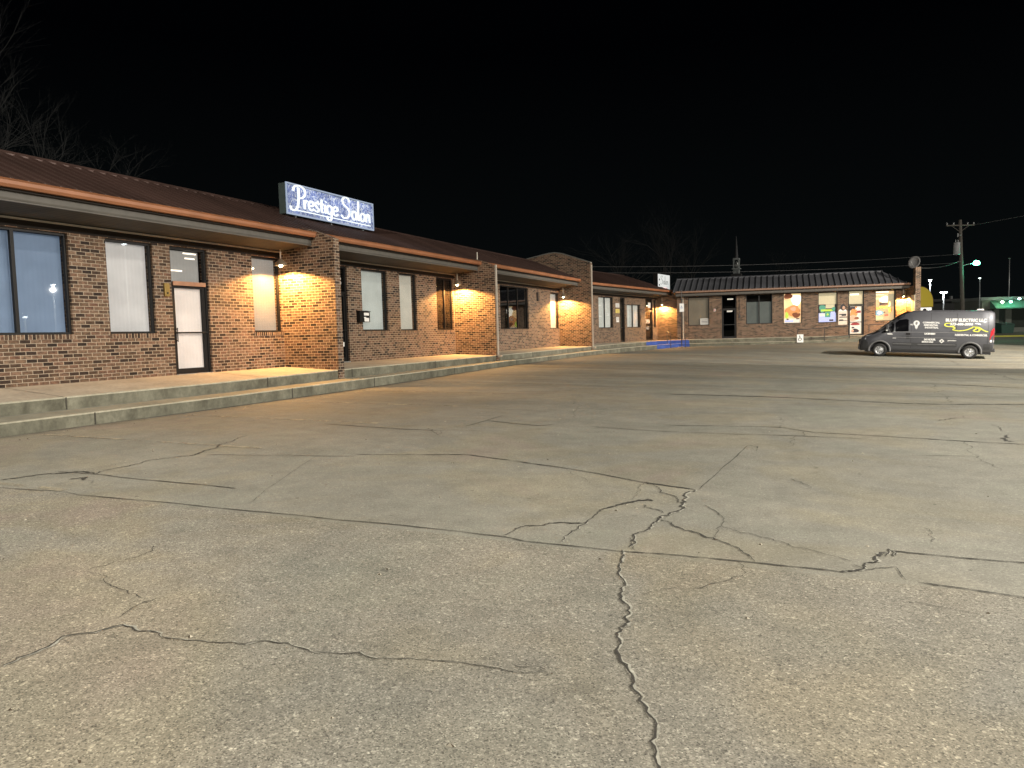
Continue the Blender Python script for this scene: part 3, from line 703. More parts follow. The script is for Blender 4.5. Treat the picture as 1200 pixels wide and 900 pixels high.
# ------------------------------------------------------------------ BUILDING B : the angled bay
bb = thing('shop_building', (-14, 48, .3), 'low brick shop front angled between the tall gable wall and the far wing', 'building')
HB = [(-1.0, .62, SZ, 3.9), (1.54, 3.8, SZ, 3.9), (4.96, 5.78, .88, HZ), (6.13, 8.58, SZ, 3.5), (9.61, 11.05, .88, 4.0), (11.2, 11.75, SZ, 3.9)]
m = MB(); wall(m, FB, -4.6, 12.3, Z0, 4.3, HB); m.build('wall', M['brick'], bb)
window(FB, bb, *HB[0], 'white', label='window with a white blind beside the gable wall'); window(FB, bb, *HB[1], 'white', mull=(2.6,), label='two-pane window with white blinds')
window(FB, bb, *HB[3], 'white', mull=(7.3,), label='two-pane window with lower white blinds'); window(FB, bb, *HB[5], 'white', label='sidelight beside the lettered door')
d = door(FB, bb, *HB[2][:4], 3.05, None, 'darkglass', label='narrow dark door')
d = door(FB, bb, *HB[4][:4], 3.1, None, 'darkglass', label='dark door with white window lettering')
text_mesh('lettering', 'OPEN', .42, FB, 9.75, -.085, 2.15, M['paper'], d, 'LEFT', sx=.8)
text_mesh('lettering', 'NAILS', .34, FB, 9.75, -.085, 1.7, M['paper'], d, 'LEFT', sx=.8)
c = MB(); c.box(FB, 10.35, 10.85, -.095, -.088, 3.3, 3.7); c.build('notice', M['paper'], d)
g = MB(); gp = [(EAVE_W + a, EAVE_Z + b) for a, b in ((0, -.01), (0, -.14), (.09, -.14), (.12, -.09), (.12, -.03), (.145, 0), (.13, .005), (.1, -.02), (.02, -.02))]
roof_run(FB, bb, -4.6, 12.0, M['roof'], None, rib=.3, hip_right=2.6)
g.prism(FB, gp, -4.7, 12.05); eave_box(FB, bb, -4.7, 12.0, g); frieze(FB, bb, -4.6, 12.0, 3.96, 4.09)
fin(FB, bb, 12.0, .25, [(-.02, .5), (2.0, .4), (2.0, 4.35), (1.22, 4.60), (-.02, 4.95)])

# ------------------------------------------------------------------ BUILDING C : far wing
bc = thing('shop_building', (-3, 57, .4), 'far brick shop wing with dark ribbed metal roof and lit windows', 'building')
EC = 4.42
HC = [(.43, 1.95, 1.88, 4.0), (2.84, 3.9, .88, 4.05), (4.58, 6.42, 1.88, 4.02), (7.18, 8.47, 1.84, 4.05), (9.57, 10.88, 1.83, 4.02), (11.6, 12.66, .82, 4.08), (13.4, 14.74, 1.83, 4.0)]
m = MB(); wall(m, FC, -.4, 15.42, Z0, 4.35, HC); m.build('wall', M['brick'], bc)
w = window(FC, bc, *HC[0], 'haze', label='large window with a small white sign in its corner')
c = MB(); c.box(FC, 1.3, 1.9, -.105, -.1, 1.95, 2.4); c.build('notice', M['paper'], w)
for k in range(3):
    c = MB(); c.box(FC, 1.38, 1.82, -.099, -.096, 2.27 - .11 * k, 2.31 - .11 * k); c.build('print_line', M['ink'], w)
d = door(FC, bc, *HC[1][:4], 3.05, None, 'darkglass', label='dark door with white labels on transom and glass')
c = MB(); c.box(FC, 3.25, 3.68, -.1, -.09, 3.72, 3.82); c.build('notice', M['paper'], d)
c = MB(); c.box(FC, 3.22, 3.62, -.1, -.09, 2.82, 2.93); c.build('notice', M['paper'], d)
window(FC, bc, *HC[2], 'dim', mull=(5.5,), label='two-pane window with gray-green blinds', blind_z=3.5)
ev = dict(wall=emit('lit_shop_wall', (1, .74, .40), .85), bright=emit('lit_shop_light', (1, .95, .8), 2.0), amber=emit('poster_amber', (.8, .35, .12), .5), brown=emit('poster_brown', (.22, .07, .03), .6),
          lilac=emit('poster_lilac', (.55, .6, .95), .55), teal=emit('poster_teal', (.10, .32, .22), .7), lime=emit('poster_lime', (.55, .75, .1), .6), dark=emit('poster_dark', (.05, .04, .05), .5),
          sky=emit('poster_blue', (.13, .32, .5), .6), skin=emit('poster_skin', (.75, .45, .3), .6), white=emit('poster_white', (.85, .78, .66), .6), red=emit('poster_red', (.35, .05, .05), .6),
          curtain=emit('lit_curtain', (.62, .55, .36), .55))
def blobs(root, F, lst, w=-.2, seg=9):
    """flat printed or shelved shapes behind the pane"""
    by = {}
    for k, (mat, u, z, ru, rz, kind) in enumerate(lst):
        mb = by.setdefault(mat, MB()); ww = w + .004 * k
        if kind == 'b': mb.box(F, u - ru, u + ru, ww, ww + .002, z - rz, z + rz)
        else:
            n = 14; pts = []
            for a in range(n):
                t = 2 * PI * a / n; rr = 1 + .12 * math.sin(3 * t + u * 7); pts.append(F(u + ru * math.cos(t) * rr, ww + .002, z + rz * math.sin(t) * rr))
            mb.quad(*pts)
    for mat, mb in by.items(): mb.build('poster_shape' if mat not in ('wall',) else 'lit_wall', ev[mat], root)
w = window(FC, bc, *HC[3], None, label='bright window with a food poster')
c = MB(); c.box(FC, 7.15, 8.5, -.6, -.58, 1.8, 4.05); c.build('lit_wall', ev['wall'], w)
blobs(w, FC, [('bright', 8.1, 3.55, .36, .4, 'e'), ('brown', 7.55, 3.85, .3, .22, 'e'), ('amber', 7.85, 2.75, .5, .42, 'e'), ('brown', 8.1, 2.45, .28, .2, 'e'), ('lime', 7.45, 2.45, .12, .25, 'e'), ('skin', 7.9, 2.9, .2, .15, 'e'),
               ('amber', 8.25, 2.75, .12, .2, 'e'), ('white', 7.82, 2.05, .55, .16, 'b'), ('lilac', 7.6, 2.02, .3, .06, 'b'), ('dark', 8.2, 2.18, .1, .04, 'b'), ('dark', 7.5, 2.16, .08, .05, 'e')])
w = window(FC, bc, *HC[4], None, label='window with green and lilac posters below a lit curtain')
c = MB(); c.box(FC, 9.5, 10.95, -.6, -.58, 1.8, 4.05); c.build('lit_wall', ev['curtain'], w)
blobs(w, FC, [('curtain', 10.2, 3.55, .6, .4, 'b'), ('dark', 10.22, 2.75, .62, .4, 'b'), ('teal', 9.9, 2.85, .22, .28, 'e'), ('curtain', 10.42, 3.0, .3, .14, 'b'), ('lime', 10.2, 2.72, .4, .07, 'b'), ('lilac', 10.22, 2.2, .6, .33, 'b'),
               ('white', 10.0, 2.4, .3, .1, 'b'), ('teal', 10.25, 2.42, .18, .2, 'b'), ('lime', 10.25, 2.42, .07, .08, 'e'), ('dark', 10.5, 2.0, .14, .06, 'b'), ('lilac', 10.6, 2.5, .15, .12, 'b'), ('teal', 10.65, 2.8, .12, .16, 'e')])
d = door(FC, bc, *HC[5][:4], 3.05, None, label='lit glass door covered with posters')
c = MB(); c.box(FC, 11.5, 12.75, -.6, -.58, .9, 4.1); c.build('lit_wall', ev['curtain'], d)
blobs(d, FC, [('curtain', 12.13, 3.55, .45, .42, 'b'), ('bright', 12.05, 3.8, .3, .05, 'b'), ('white', 12.13, 2.0, .38, 1.0, 'b'), ('dark', 11.95, 2.78, .2, .13, 'b'), ('amber', 12.0, 2.45, .25, .3, 'e'), ('white', 12.35, 2.8, .14, .16, 'b'), ('red', 12.3, 2.55, .17, .08, 'b'),
               ('skin', 12.0, 2.1, .28, .22, 'e'), ('brown', 12.2, 2.1, .16, .08, 'e'), ('red', 12.1, 1.68, .3, .1, 'e'), ('dark', 11.95, 1.42, .1, .06, 'e'), ('dark', 12.1, 1.2, .26, .14, 'e'), ('amber', 12.15, 2.75, .06, .22, 'b'), ('skin', 11.92, 1.2, .08, .1, 'e')], -.17)
w = window(FC, bc, *HC[6], None, label='bright window with a blue poster in its corner')
c = MB(); c.box(FC, 13.2, 14.9, -1.0, -.98, 1.7, 4.1); c.build('lit_wall', ev['wall'], w)
blobs(w, FC, [('bright', 14.1, 3.35, .34, .26, 'e'), ('curtain', 14.5, 3.3, .2, .45, 'b'), ('dark', 14.05, 3.05, .3, .11, 'b'), ('lime', 14.05, 2.83, .26, .07, 'b'), ('amber', 13.6, 2.75, .18, .1, 'e'), ('amber', 14.45, 2.6, .12, .2, 'e'),
               ('sky', 13.72, 2.42, .3, .2, 'e'), ('lilac', 13.75, 2.42, .14, .1, 'e'), ('dark', 14.08, 2.45, .07, .05, 'e'), ('curtain', 13.75, 2.05, .25, .1, 'b'), ('red', 14.2, 2.25, .12, .05, 'b'), ('bright', 13.9, 3.9, .45, .04, 'b'), ('white', 13.75, 3.72, .3, .03, 'b')], -.3)
roof_run(FC, bc, -.7, 15.2, M['roofdark'], None, rib=.41, ribw=.05, ribh=.075, ridge_w=-1.6, eave=EC, slope=.42, skew=.14, ew=.9, hip_right=1.3, hip_left=.0)
g = MB(); gp = [(.9 + a, EC + b) for a, b in ((0, -.01), (0, -.13), (.09, -.13), (.12, -.09), (.12, -.03), (.145, 0), (.13, .005), (.1, -.02), (.02, -.02))]
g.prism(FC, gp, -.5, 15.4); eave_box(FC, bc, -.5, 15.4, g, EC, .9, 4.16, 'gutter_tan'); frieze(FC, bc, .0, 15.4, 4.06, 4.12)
gpc = [(-6, .5), (1.9, .4), (1.9, 5.42), (1.45, 5.42), (1.4, 4.2), (-1.6, 4.2), (-6, 3.9)]
fin(FC, bc, 15.42, .33, gpc, 'gable_wall')
c = MB(); c.box(FC, 15.37, 15.415, 1.2, 1.88, 2.0, 3.55); c.build('panel', plain('lamplit_pale', (.6, .55, .42), .7), bc)  # pale slab stands in for lamplight on the end wall
t = MB(); t.box(FC, .02, .09, .06, .13, .9, 4.2); t.build('downspout', M['trim'], bc)

# satellite dish on the end pillar
sd = thing('satellite_dish', FC(15.5, 1.6, 5.42), 'small gray satellite dish on top of the right end pillar', 'satellite dish')
mm = MB(); c0 = Vector(FC(15.42, 1.7, 5.74)); ax = Vector((-.55, -.8, .25)).normalized()
mm.lathe(c0, ax, [(.0, 0), (.15, .012), (.3, .05), (.42, .1), (.425, .09), (.3, .03), (.15, -.01), (0, -.02)], 24); mm.build('dish', plain('dish_gray', (.10, .10, .10), .6), sd, True)
mm = MB(); mm.tube(FC(15.55, 1.6, 5.4), c0 - ax * .02, .025); mm.tube(c0 + Vector((0, 0, -.38)), c0 + ax * .45 + Vector((0, 0, -.1)), .012); mm.tube(c0 + ax * .40 + Vector((0, 0, -.1)), c0 + ax * .5 + Vector((0, 0, -.08)), .035); mm.build('arm', M['metal'], sd)

# ------------------------------------------------------------------ small things on the walls
def box_thing(name, F, u0, u1, w0, w1, z0, z1, mat, label, cat, group=None):
    r = thing(name, F((u0 + u1) / 2, (w0 + w1) / 2, z0), label, cat, group)
    m = MB(); m.box(F, u0, u1, w0, w1, z0, z1); m.build(name + '_body' if not name.endswith('sign') else 'panel', mat, r, bevel=.006); return r
r = box_thing('mailbox', FA, 19.78, 20.32, .002, .15, 2.14, 2.5, M['black'], 'black mailbox with white labels between the dark door and the green window', 'mailbox')
c = MB(); c.box(FA, 19.98, 20.26, .151, .156, 2.36, 2.45); c.box(FA, 20.0, 20.26, .151, .156, 2.16, 2.28); c.box(FA, 19.98, 20.1, .151, .156, 2.28, 2.31); c.build('label', M['paper'], r)
c = MB(); c.hexa([FA(19.76, .0, 2.50), FA(20.34, .0, 2.50), FA(20.34, .17, 2.485), FA(19.76, .17, 2.485), FA(19.76, .0, 2.53), FA(20.34, .0, 2.53), FA(20.34, .17, 2.50), FA(19.76, .17, 2.50)]); c.build('lid', M['black'], r)
r = box_thing('door_bell_plate', FA, 12.33, 12.47, .002, .05, 2.72, 3.03, M['brass'], 'tarnished brass plate on the brick left of the pink-blind door', 'plate')
c = MB(); c.tube(FA(12.4, .05, 2.8), FA(12.4, .062, 2.8), .02); c.build('button', M['black'], r)
for lab, u0, u1, z0, z1, mt in (('white notice on brick wall, topmost of the column of three', 4.2, 4.78, 3.24, 3.5, 'paper'), ('yellow notice on brick wall, middle of the column of three', 4.2, 4.8, 2.86, 3.12, None), ('small white notice on brick wall, lowest of the column of three', 4.28, 4.7, 2.24, 2.58, 'paper')):
    r = thing('notice_sign', FB((u0 + u1) / 2, .01, z0), lab, 'notice', 'notices beside the narrow dark door')
    m = MB(); m.box(FB, u0, u1, .004, .02, z0, z1); m.build('panel', M['paper'] if mt else plain('yellow_card', (.75, .6, .15), .7), r)
    c = MB()
    for k in range(3): c.box(FB, u0 + .06, u1 - .06, .021, .024, z1 - .07 - .075 * k, z1 - .045 - .075 * k)
    c.build('print', M['ink'], r)
# outline figure poster on the far wing wall
r = thing('wall_poster', FC(11.2, .02, 1.7), 'poster of a dark-haired person in white on the brick left of the lit door', 'poster')
m = MB(); m.box(FC, 10.93, 11.52, .004, .02, 1.65, 2.62); m.build('panel', plain('poster_paper', (.62, .56, .48), .7), r)
def disc(mb, F, u, z, ru, rz, w0, w1, n=18):
    i = len(mb.v)
    for ww in (w0, w1): mb.v += [tuple(F(u + ru * math.cos(2 * PI * k / n), ww, z + rz * math.sin(2 * PI * k / n))) for k in range(n)]
    mb.f.append(tuple(i + n + k for k in range(n))); mb.f.append(tuple(i + k for k in range(n - 1, -1, -1))); mb.mi += [0, 0]
    for k in range(n): j = (k + 1) % n; mb.f.append((i + k, i + j, i + n + j, i + n + k)); mb.mi.append(0)
m = MB(); disc(m, FC, 11.22, 2.62, .28, .17, .004, .016); m.build('shirt', M['white'], r)
m = MB(); disc(m, FC, 11.25, 2.9, .17, .24, .004, .018); m.build('hair', M['ink'], r)
m = MB(); disc(m, FC, 11.29, 2.86, .09, .13, .019, .022); m.build('face', plain('poster_face', (.5, .3, .2), .7), r)
m = MB()
for k, (a, b) in enumerate(((.05, .5), (.1, .55), (.06, .3))): m.box(FC, 10.97 + a * .3, 10.97 + b, .021, .025, 2.36 - k * .2, 2.43 - k * .2)
m.box(FC, 11.15, 11.45, .021, .025, 2.28, 2.36); m.box(FC, 10.95, 11.5, .021, .024, 1.92, 1.96); m.build('print', M['ink'], r)
# small fittings
r = thing('alarm_box', FC(2.35, .03, 2.9), 'small red and white alarm box on brick left of the black door', 'alarm')
m = MB(); m.box(FC, 2.27, 2.4, .003, .07, 2.9, 3.08); m.build('housing', M['white'], r, bevel=.01)
m = MB(); m.lathe(FC(2.33, .07, 3.0), Vector(FC(0, 1, 0)) - Vector(FC(0, 0, 0)), [(.05, 0), (.04, .03), (0, .04)], 12); m.build('lens', M['redink'], r)
r = thing('electric_box', FC(4.15, .03, 2.4), 'small dark electric box right of the black door', 'electric box')
m = MB(); m.box(FC, 4.05, 4.18, .003, .08, 2.35, 2.6); m.build('housing', M['rail'], r, bevel=.01)
m = MB(); m.tube(FC(4.11, .04, 2.6), FC(4.11, .04, 4.1), .012); m.build('conduit', M['rail'], r)
r = thing('conduit_box', FA(35.4, .03, 3.2), 'dark junction box under the eave in the third bay', 'electric box')
m = MB(); m.box(FA, 35.28, 35.5, .003, .09, 3.3, 3.75); m.build('housing', M['rail'], r, bevel=.01)
m = MB(); m.tube(FA(35.39, .05, 3.75), FA(35.39, .05, 4.1), .015); m.build('conduit', M['rail'], r)

# ------------------------------------------------------------------ wall lamps
WARM = (1.0, .50, .145)
bulb_hot = emit('warm_bulb', (1, .82, .5), 45)
shade_m = plain('lamp_shade_metal', (.16, .12, .08), .5, .3)
def wall_lamp(F, u, w, z, label, power, du=-1, bracket_to=4.12):
    """barn-light: stem from the soffit, dome shade, bulb"""
    r = thing('wall_lamp', F(u, w, z), label, 'wall lamp', 'shaded lamps under the eaves')
    m = MB(); m.lathe(F(u, w, z), (0, 0, 1), [(.17, -.03), (.165, .0), (.13, .07), (.07, .11), (.04, .16), (0, .17)], 20); so = m.build('lamp_shade', shade_m, r, True)
    b = MB(); b.lathe(F(u, w, z), (0, 0, 1), [(0, -.075), (.035, -.06), (.05, -.02), (.035, .03), (0, .05)], 14); b.build('bulb', bulb_hot, r, True)
    s_ = MB(); s_.tube(F(u, w, z + .15), F(u, w, bracket_to), .016); s_.build('stem', M['trim'], r)
    for nm, pw, ang, bl in (('lamp_light', power, 158, .10),):
        L = bpy.data.lights.new(nm, 'SPOT'); L.energy = pw; L.color = WARM; L.spot_size = math.radians(ang); L.spot_blend = .22; L.shadow_soft_size = .03
        o = bpy.data.objects.new(nm, L); col.objects.link(o); o.parent = r; o.location = (0, 0, -.09)
    return r
LP = 1350
wall_lamp(FA, 15.86, .42, 3.70, 'warm shaded lamp on the first brick wing wall, nearest the camera', LP)
wall_lamp(FA, 25.98, .42, 3.68, 'warm shaded lamp on the second brick wing wall', LP)
wall_lamp(FA, 38.15, .42, 3.62, 'warm shaded lamp against the tall gable wall', LP)
wall_lamp(FB, 11.7, .5, 3.55, 'warm shaded lamp in the inner corner beside the blue steps', LP)
wall_lamp(FC, 15.12, .42, 3.55, 'warm shaded lamp at the right end of the far wing', LP)

# ------------------------------------------------------------------ signs
def catmull(pts, n=6):
    P = [pts[0]] + list(pts) + [pts[-1]]; out = []
    for i in range(1, len(P) - 2):
        p0, p1, p2, p3 = P[i - 1:i + 3]
        for k in range(n):
            t = k / n
            out.append(tuple(.5 * (2 * p1[a] + (p2[a] - p0[a]) * t + (2 * p0[a] - 5 * p1[a] + 4 * p2[a] - p3[a]) * t * t + (3 * p1[a] - p0[a] - 3 * p2[a] + p3[a]) * t ** 3) for a in (0, 1)))
    out.append(tuple(pts[-1])); return out
def stroke(mb, pts, w, F, T, ww, smooth=True):
    P = catmull(pts) if smooth and len(pts) > 2 else list(pts)
    base = len(mb.v); n = len(P)
    for k, p in enumerate(P):
        a = P[max(0, k - 1)]; b = P[min(n - 1, k + 1)]; dx, dy = b[0] - a[0], b[1] - a[1]; L = math.hypot(dx, dy) or 1
        h = w / 2 * (.75 + .45 * abs(dy) / L)
        for s_ in (-1, 1):
            u, z = T(p[0] - dy / L * h * s_, p[1] + dx / L * h * s_)
            mb.v.append(tuple(F(u, ww, z)))
            mb.v.append(tuple(F(u, ww + .012, z)))
    for k in range(n - 1):
        i = base + 4 * k
        for f in ((i, i + 2, i + 6, i + 4), (i + 1, i + 5, i + 7, i + 3), (i, i + 4, i + 5, i + 1), (i + 2, i + 3, i + 7, i + 6)): mb.f.append(f); mb.mi.append(0)
G = {
    'P': (.62, [[(.14, .72), (.22, .93), (.46, 1.0), (.68, .88), (.70, .66), (.56, .48), (.40, .45)], [(.40, .92), (.39, .5), (.34, .08), (.2, -.14), (.02, -.12), (.0, .02)]]),
    'r': (.24, [[(.02, .4), (.04, .2), (.04, 0)], [(.04, .2), (.12, .38), (.22, .38)]]),
    'e': (.30, [[(.03, .2), (.22, .24), (.25, .36), (.14, .43), (.02, .3), (.03, .08), (.14, 0), (.27, .09)]]),
    's': (.27, [[(.22, .36), (.12, .42), (.03, .33), (.1, .22), (.2, .12), (.13, .0), (.0, .04)], [(.14, .42), (.2, .5)]]),
    't': (.22, [[(.1, .62), (.08, .3), (.09, .06), (.2, .03)], [(-.02, .4), (.2, .42)]]),
    'i': (.14, [[(.05, .4), (.05, .1), (.1, .01)], [(.08, .54), (.1, .58)]]),
    'g': (.32, [[(.24, .36), (.13, .42), (.02, .3), (.03, .08), (.14, .02), (.24, .14)], [(.26, .41), (.25, .05), (.2, -.24), (.06, -.28), (.0, -.16)]]),
    'S': (.62, [[(.5, .82), (.42, .98), (.22, 1.0), (.1, .84), (.18, .64), (.38, .5), (.48, .28), (.38, .06), (.16, -.02), (.0, .1)]]),
    'a': (.33, [[(.24, .36), (.13, .42), (.02, .3), (.03, .08), (.13, .0), (.24, .12)], [(.26, .41), (.25, .1), (.31, .01)]]),
    'l': (.16, [[(.07, .98), (.05, .5), (.05, .08), (.11, .01)]]),
    'o': (.32, [[(.14, .42), (.02, .28), (.04, .06), (.15, .0), (.26, .14), (.25, .34), (.14, .42)]]),
    'n': (.32, [[(.02, .4), (.03, .2), (.03, 0)], [(.03, .22), (.12, .4), (.22, .38), (.24, .16), (.25, .0)]]), ' ': (.14, [])}
def script(mb, s, F, T, w, ww):
    x = 0
    for ch in s:
        adv, st = G[ch]
        for p in st: stroke(mb, [(x + a, b) for a, b in p], w, F, T, ww)
        x += adv
    return x
rs = thing('roof_sign', (-14.9, 19.2, 5.2), 'lit blue speckled box sign reading Prestige Salon on the maroon roof', 'sign')
FS = frame((-15.0, 17.14), 0)
SW, S0, S1 = 4.38, 5.36, 6.26
m = MB(); m.box(FS, 0, SW, -.28, 0, S0, S1); m.build('sign_box', plain('sign_box_metal', (.06, .08, .075), .5), rs, bevel=.01)
m = MB(); m.box(FS, .04, SW - .04, .002, .008, S0 + .04, S1 - .04); m.build('sign_face', sign_face_mat(), rs)
m = MB()
for a, b, c_, d_ in ((0, SW, S0 - .01, S0 + .035), (0, SW, S1 - .02, S1 + .02), (0, .035, S0 + .035, S1 - .02), (SW - .035, SW, S0 + .035, S1 - .02)): m.box(FS, a, b, -.02, .02, c_, d_)
glow = emit('white_neon', (.86, .96, 1.0), 1.1, (.2, .2, .2))
m.build('sign_border', emit('border_glow', (.55, .68, .9), .55, (.05, .05, .06)), rs)
m = MB(); tot = sum(G[c][0] for c in 'Prestige Salon'); kx = (SW - .34) / tot; kz = .66
T = lambda x, y: (.16 + x * kx, S0 + .225 + y * kz)
script(m, 'Prestige Salon', FS, T, .085, .012)
stroke(m, [(.3, -.12), (2.2, -.135), (tot - .02, -.15)], .055, FS, T, .012, False)
m.build('lettering', glow, rs)
for u in (.5, 2.2, 3.9):
    m = MB(); m.box(FS, u - .03, u + .03, -.3, -.1, 5.0, S0); m.build('mount', M['metal'], rs)

r = thing('roof_sign', FB(11.5, .6, 4.6), 'small white lit box sign on the roof above the inner corner', 'sign')
m = MB(); m.box(FB, 10.7, 13.3, .2, .56, 4.7, 5.84); m.build('sign_box', M['jamb'], r)
m = MB(); m.box(FB, 10.74, 13.26, .562, .57, 4.73, 5.81); m.build('sign_face', emit('white_sign_face', (.93, .95, .92), .68, (.1, .1, .1)), r)
gy = emit('sign_gray_art', (.3, .34, .33), .5, (.1, .1, .1))
m = MB(); TT = lambda x, y: (11.25 + x * .95, 5.08 + y * .62)
script(m, 'Salon', FB, TT, .05, .574); m.build('lettering', gy, r)
m = MB(); disc(m, FB, 11.02, 5.4, .1, .07, .571, .58); disc(m, FB, 11.02, 5.0, .1, .07, .571, .58); m.build('dot', M['ink'], r)
m = MB(); m.box(FB, 10.9, 12.7, .571, .578, 4.76, 4.84); m.build('pink_band', emit('pink_band', (.95, .6, .6), .7), r)

# accessible parking sign on its post, and the second one on the ramp rail
def wheelchair(mb, F, u, z, s_, w):
    T = lambda x, y: (u + x * s_, z + y * s_)
    disc(mb, F, *T(.0, .42), .09 * s_, .09 * s_, w, w + .004, 12)
    stroke(mb, [(0, .32), (.02, .05), (.22, .05), (.32, -.2)], .08 * 1, F, lambda x, y: T(x, y), w, False)
    stroke(mb, [(.0, .2), (.2, .2)], .06, F, T, w, False)
    stroke(mb, [(-.05, .1), (-.2, -.06), (-.16, -.28), (.04, -.36), (.2, -.24)], .07, F, T, w)
FP2 = frame((-10.30, 51.2), math.radians(77))
pz = gz(-10.3, 51.2)
r = thing('accessible_parking_sign', (-10.3, 51.2, pz), 'white parking sign on a thin post in front of the blue steps', 'sign')
m = MB(); m.tube((-10.3, 51.2, pz), (-10.3, 51.2, 4.35), .03); m.build('post', M['rail'], r)
m = MB(); m.box(FP2, -.13, .17, .035, .045, 2.85, 3.42); m.build('panel', M['white'], r)
m = MB(); wheelchair(m, FP2, .0, 3.15, .22, .047); m.build('symbol', M['blueink'], r)

# railings
def railing(name, F, posts, w, label, zt, zg, lower=.35, cat='railing'):
    r = thing(name, F(posts[0], w, zg[0]), label, cat)
    m = MB()
    for u, z1, z0 in zip(posts, zt, zg): m.tube(F(u, w, z0), F(u, w, z1), .03)
    m.build('post', M['rail'], r)
    m = MB()
    for a in range(len(posts) - 1): m.tube(F(posts[a], w, zt[a]), F(posts[a + 1], w, zt[a + 1]), .028)
    m.build('top_rail', M['rail'], r)
    m = MB()
    for a in range(len(posts) - 1): m.tube(F(posts[a], w, zg[a] + lower), F(posts[a + 1], w, zg[a + 1] + lower), .022)
    m.build('lower_rail', M['rail'], r)
    return r
RG = [gz(*FC(u, 2.7, 0)[:2]) for u in (7.7, 9.45, 11.05)]
railing('ramp_railing', FC, (7.7, 9.45, 11.05), 2.66, 'dark pipe railing along the ramp left of the lit door', (1.36, 1.47, 1.56), (RG[0], RG[1] + .1, RG[2] + .2), .25)
railing('ramp_railing', FC, (12.3, 13.6, 15.0), 2.66, 'dark pipe railing right of the lit door behind the van', (1.6, 1.62, 1.62), (.6, .6, .6), .3)
m = MB(); m.hexa([FC(7.9, 1.87, .3), FC(12.4, 1.87, .3), FC(12.4, 2.75, .3), FC(7.9, 2.75, .3), FC(7.9, 1.87, .5), FC(12.4, 1.87, .86), FC(12.4, 2.75, .82), FC(7.9, 2.75, .44)]); m.box(FC, 12.4, 16.5, 1.87, 2.75, .3, .82)
structure(m.build('entrance_ramp', M['step']), label='concrete ramp rising to the lit door')
r = thing('accessible_sign', FC(7.85, 2.72, .5), 'white wheelchair sign on the first post of the ramp railing', 'sign')
m = MB(); m.box(FC, 7.65, 8.07, 2.70, 2.715, .5, 1.06); m.build('panel', M['white'], r)
m = MB(); wheelchair(m, FC, 7.83, .77, .42, 2.718); m.build('symbol', M['ink'], r)
# hoop rail by the blue steps
for lab, P, Q, h in (('black hoop handrail at the right end of the blue steps', (-10.55, 52.3), (-10.0, 50.9), 1.4), ('black hoop handrail in the middle of the blue steps', (-11.5, 52.0), (-10.9, 50.4), 1.45)):
    z0, z1 = .62, gz(*Q); r = thing('hoop_handrail', (*Q, z1), lab, 'handrail', 'handrails by the blue steps')
    m = MB(); a = (*P, z0); b = (*P, z0 + .85); c_ = (*Q, h - .05); dd = (*Q, z1)
    pts = catmull([(0, 0), (0, 1)], 1)
    V = [Vector(a), Vector(b) - Vector((0, 0, .12)), Vector(b).lerp(Vector(c_), .08) + Vector((0, 0, .03)), Vector(c_).lerp(Vector(b), .08) + Vector((0, 0, .0)), Vector(c_) - Vector((0, 0, .12)), Vector(dd)]
    m.path(V, .022); m.build('hoop', M['rail'], r)

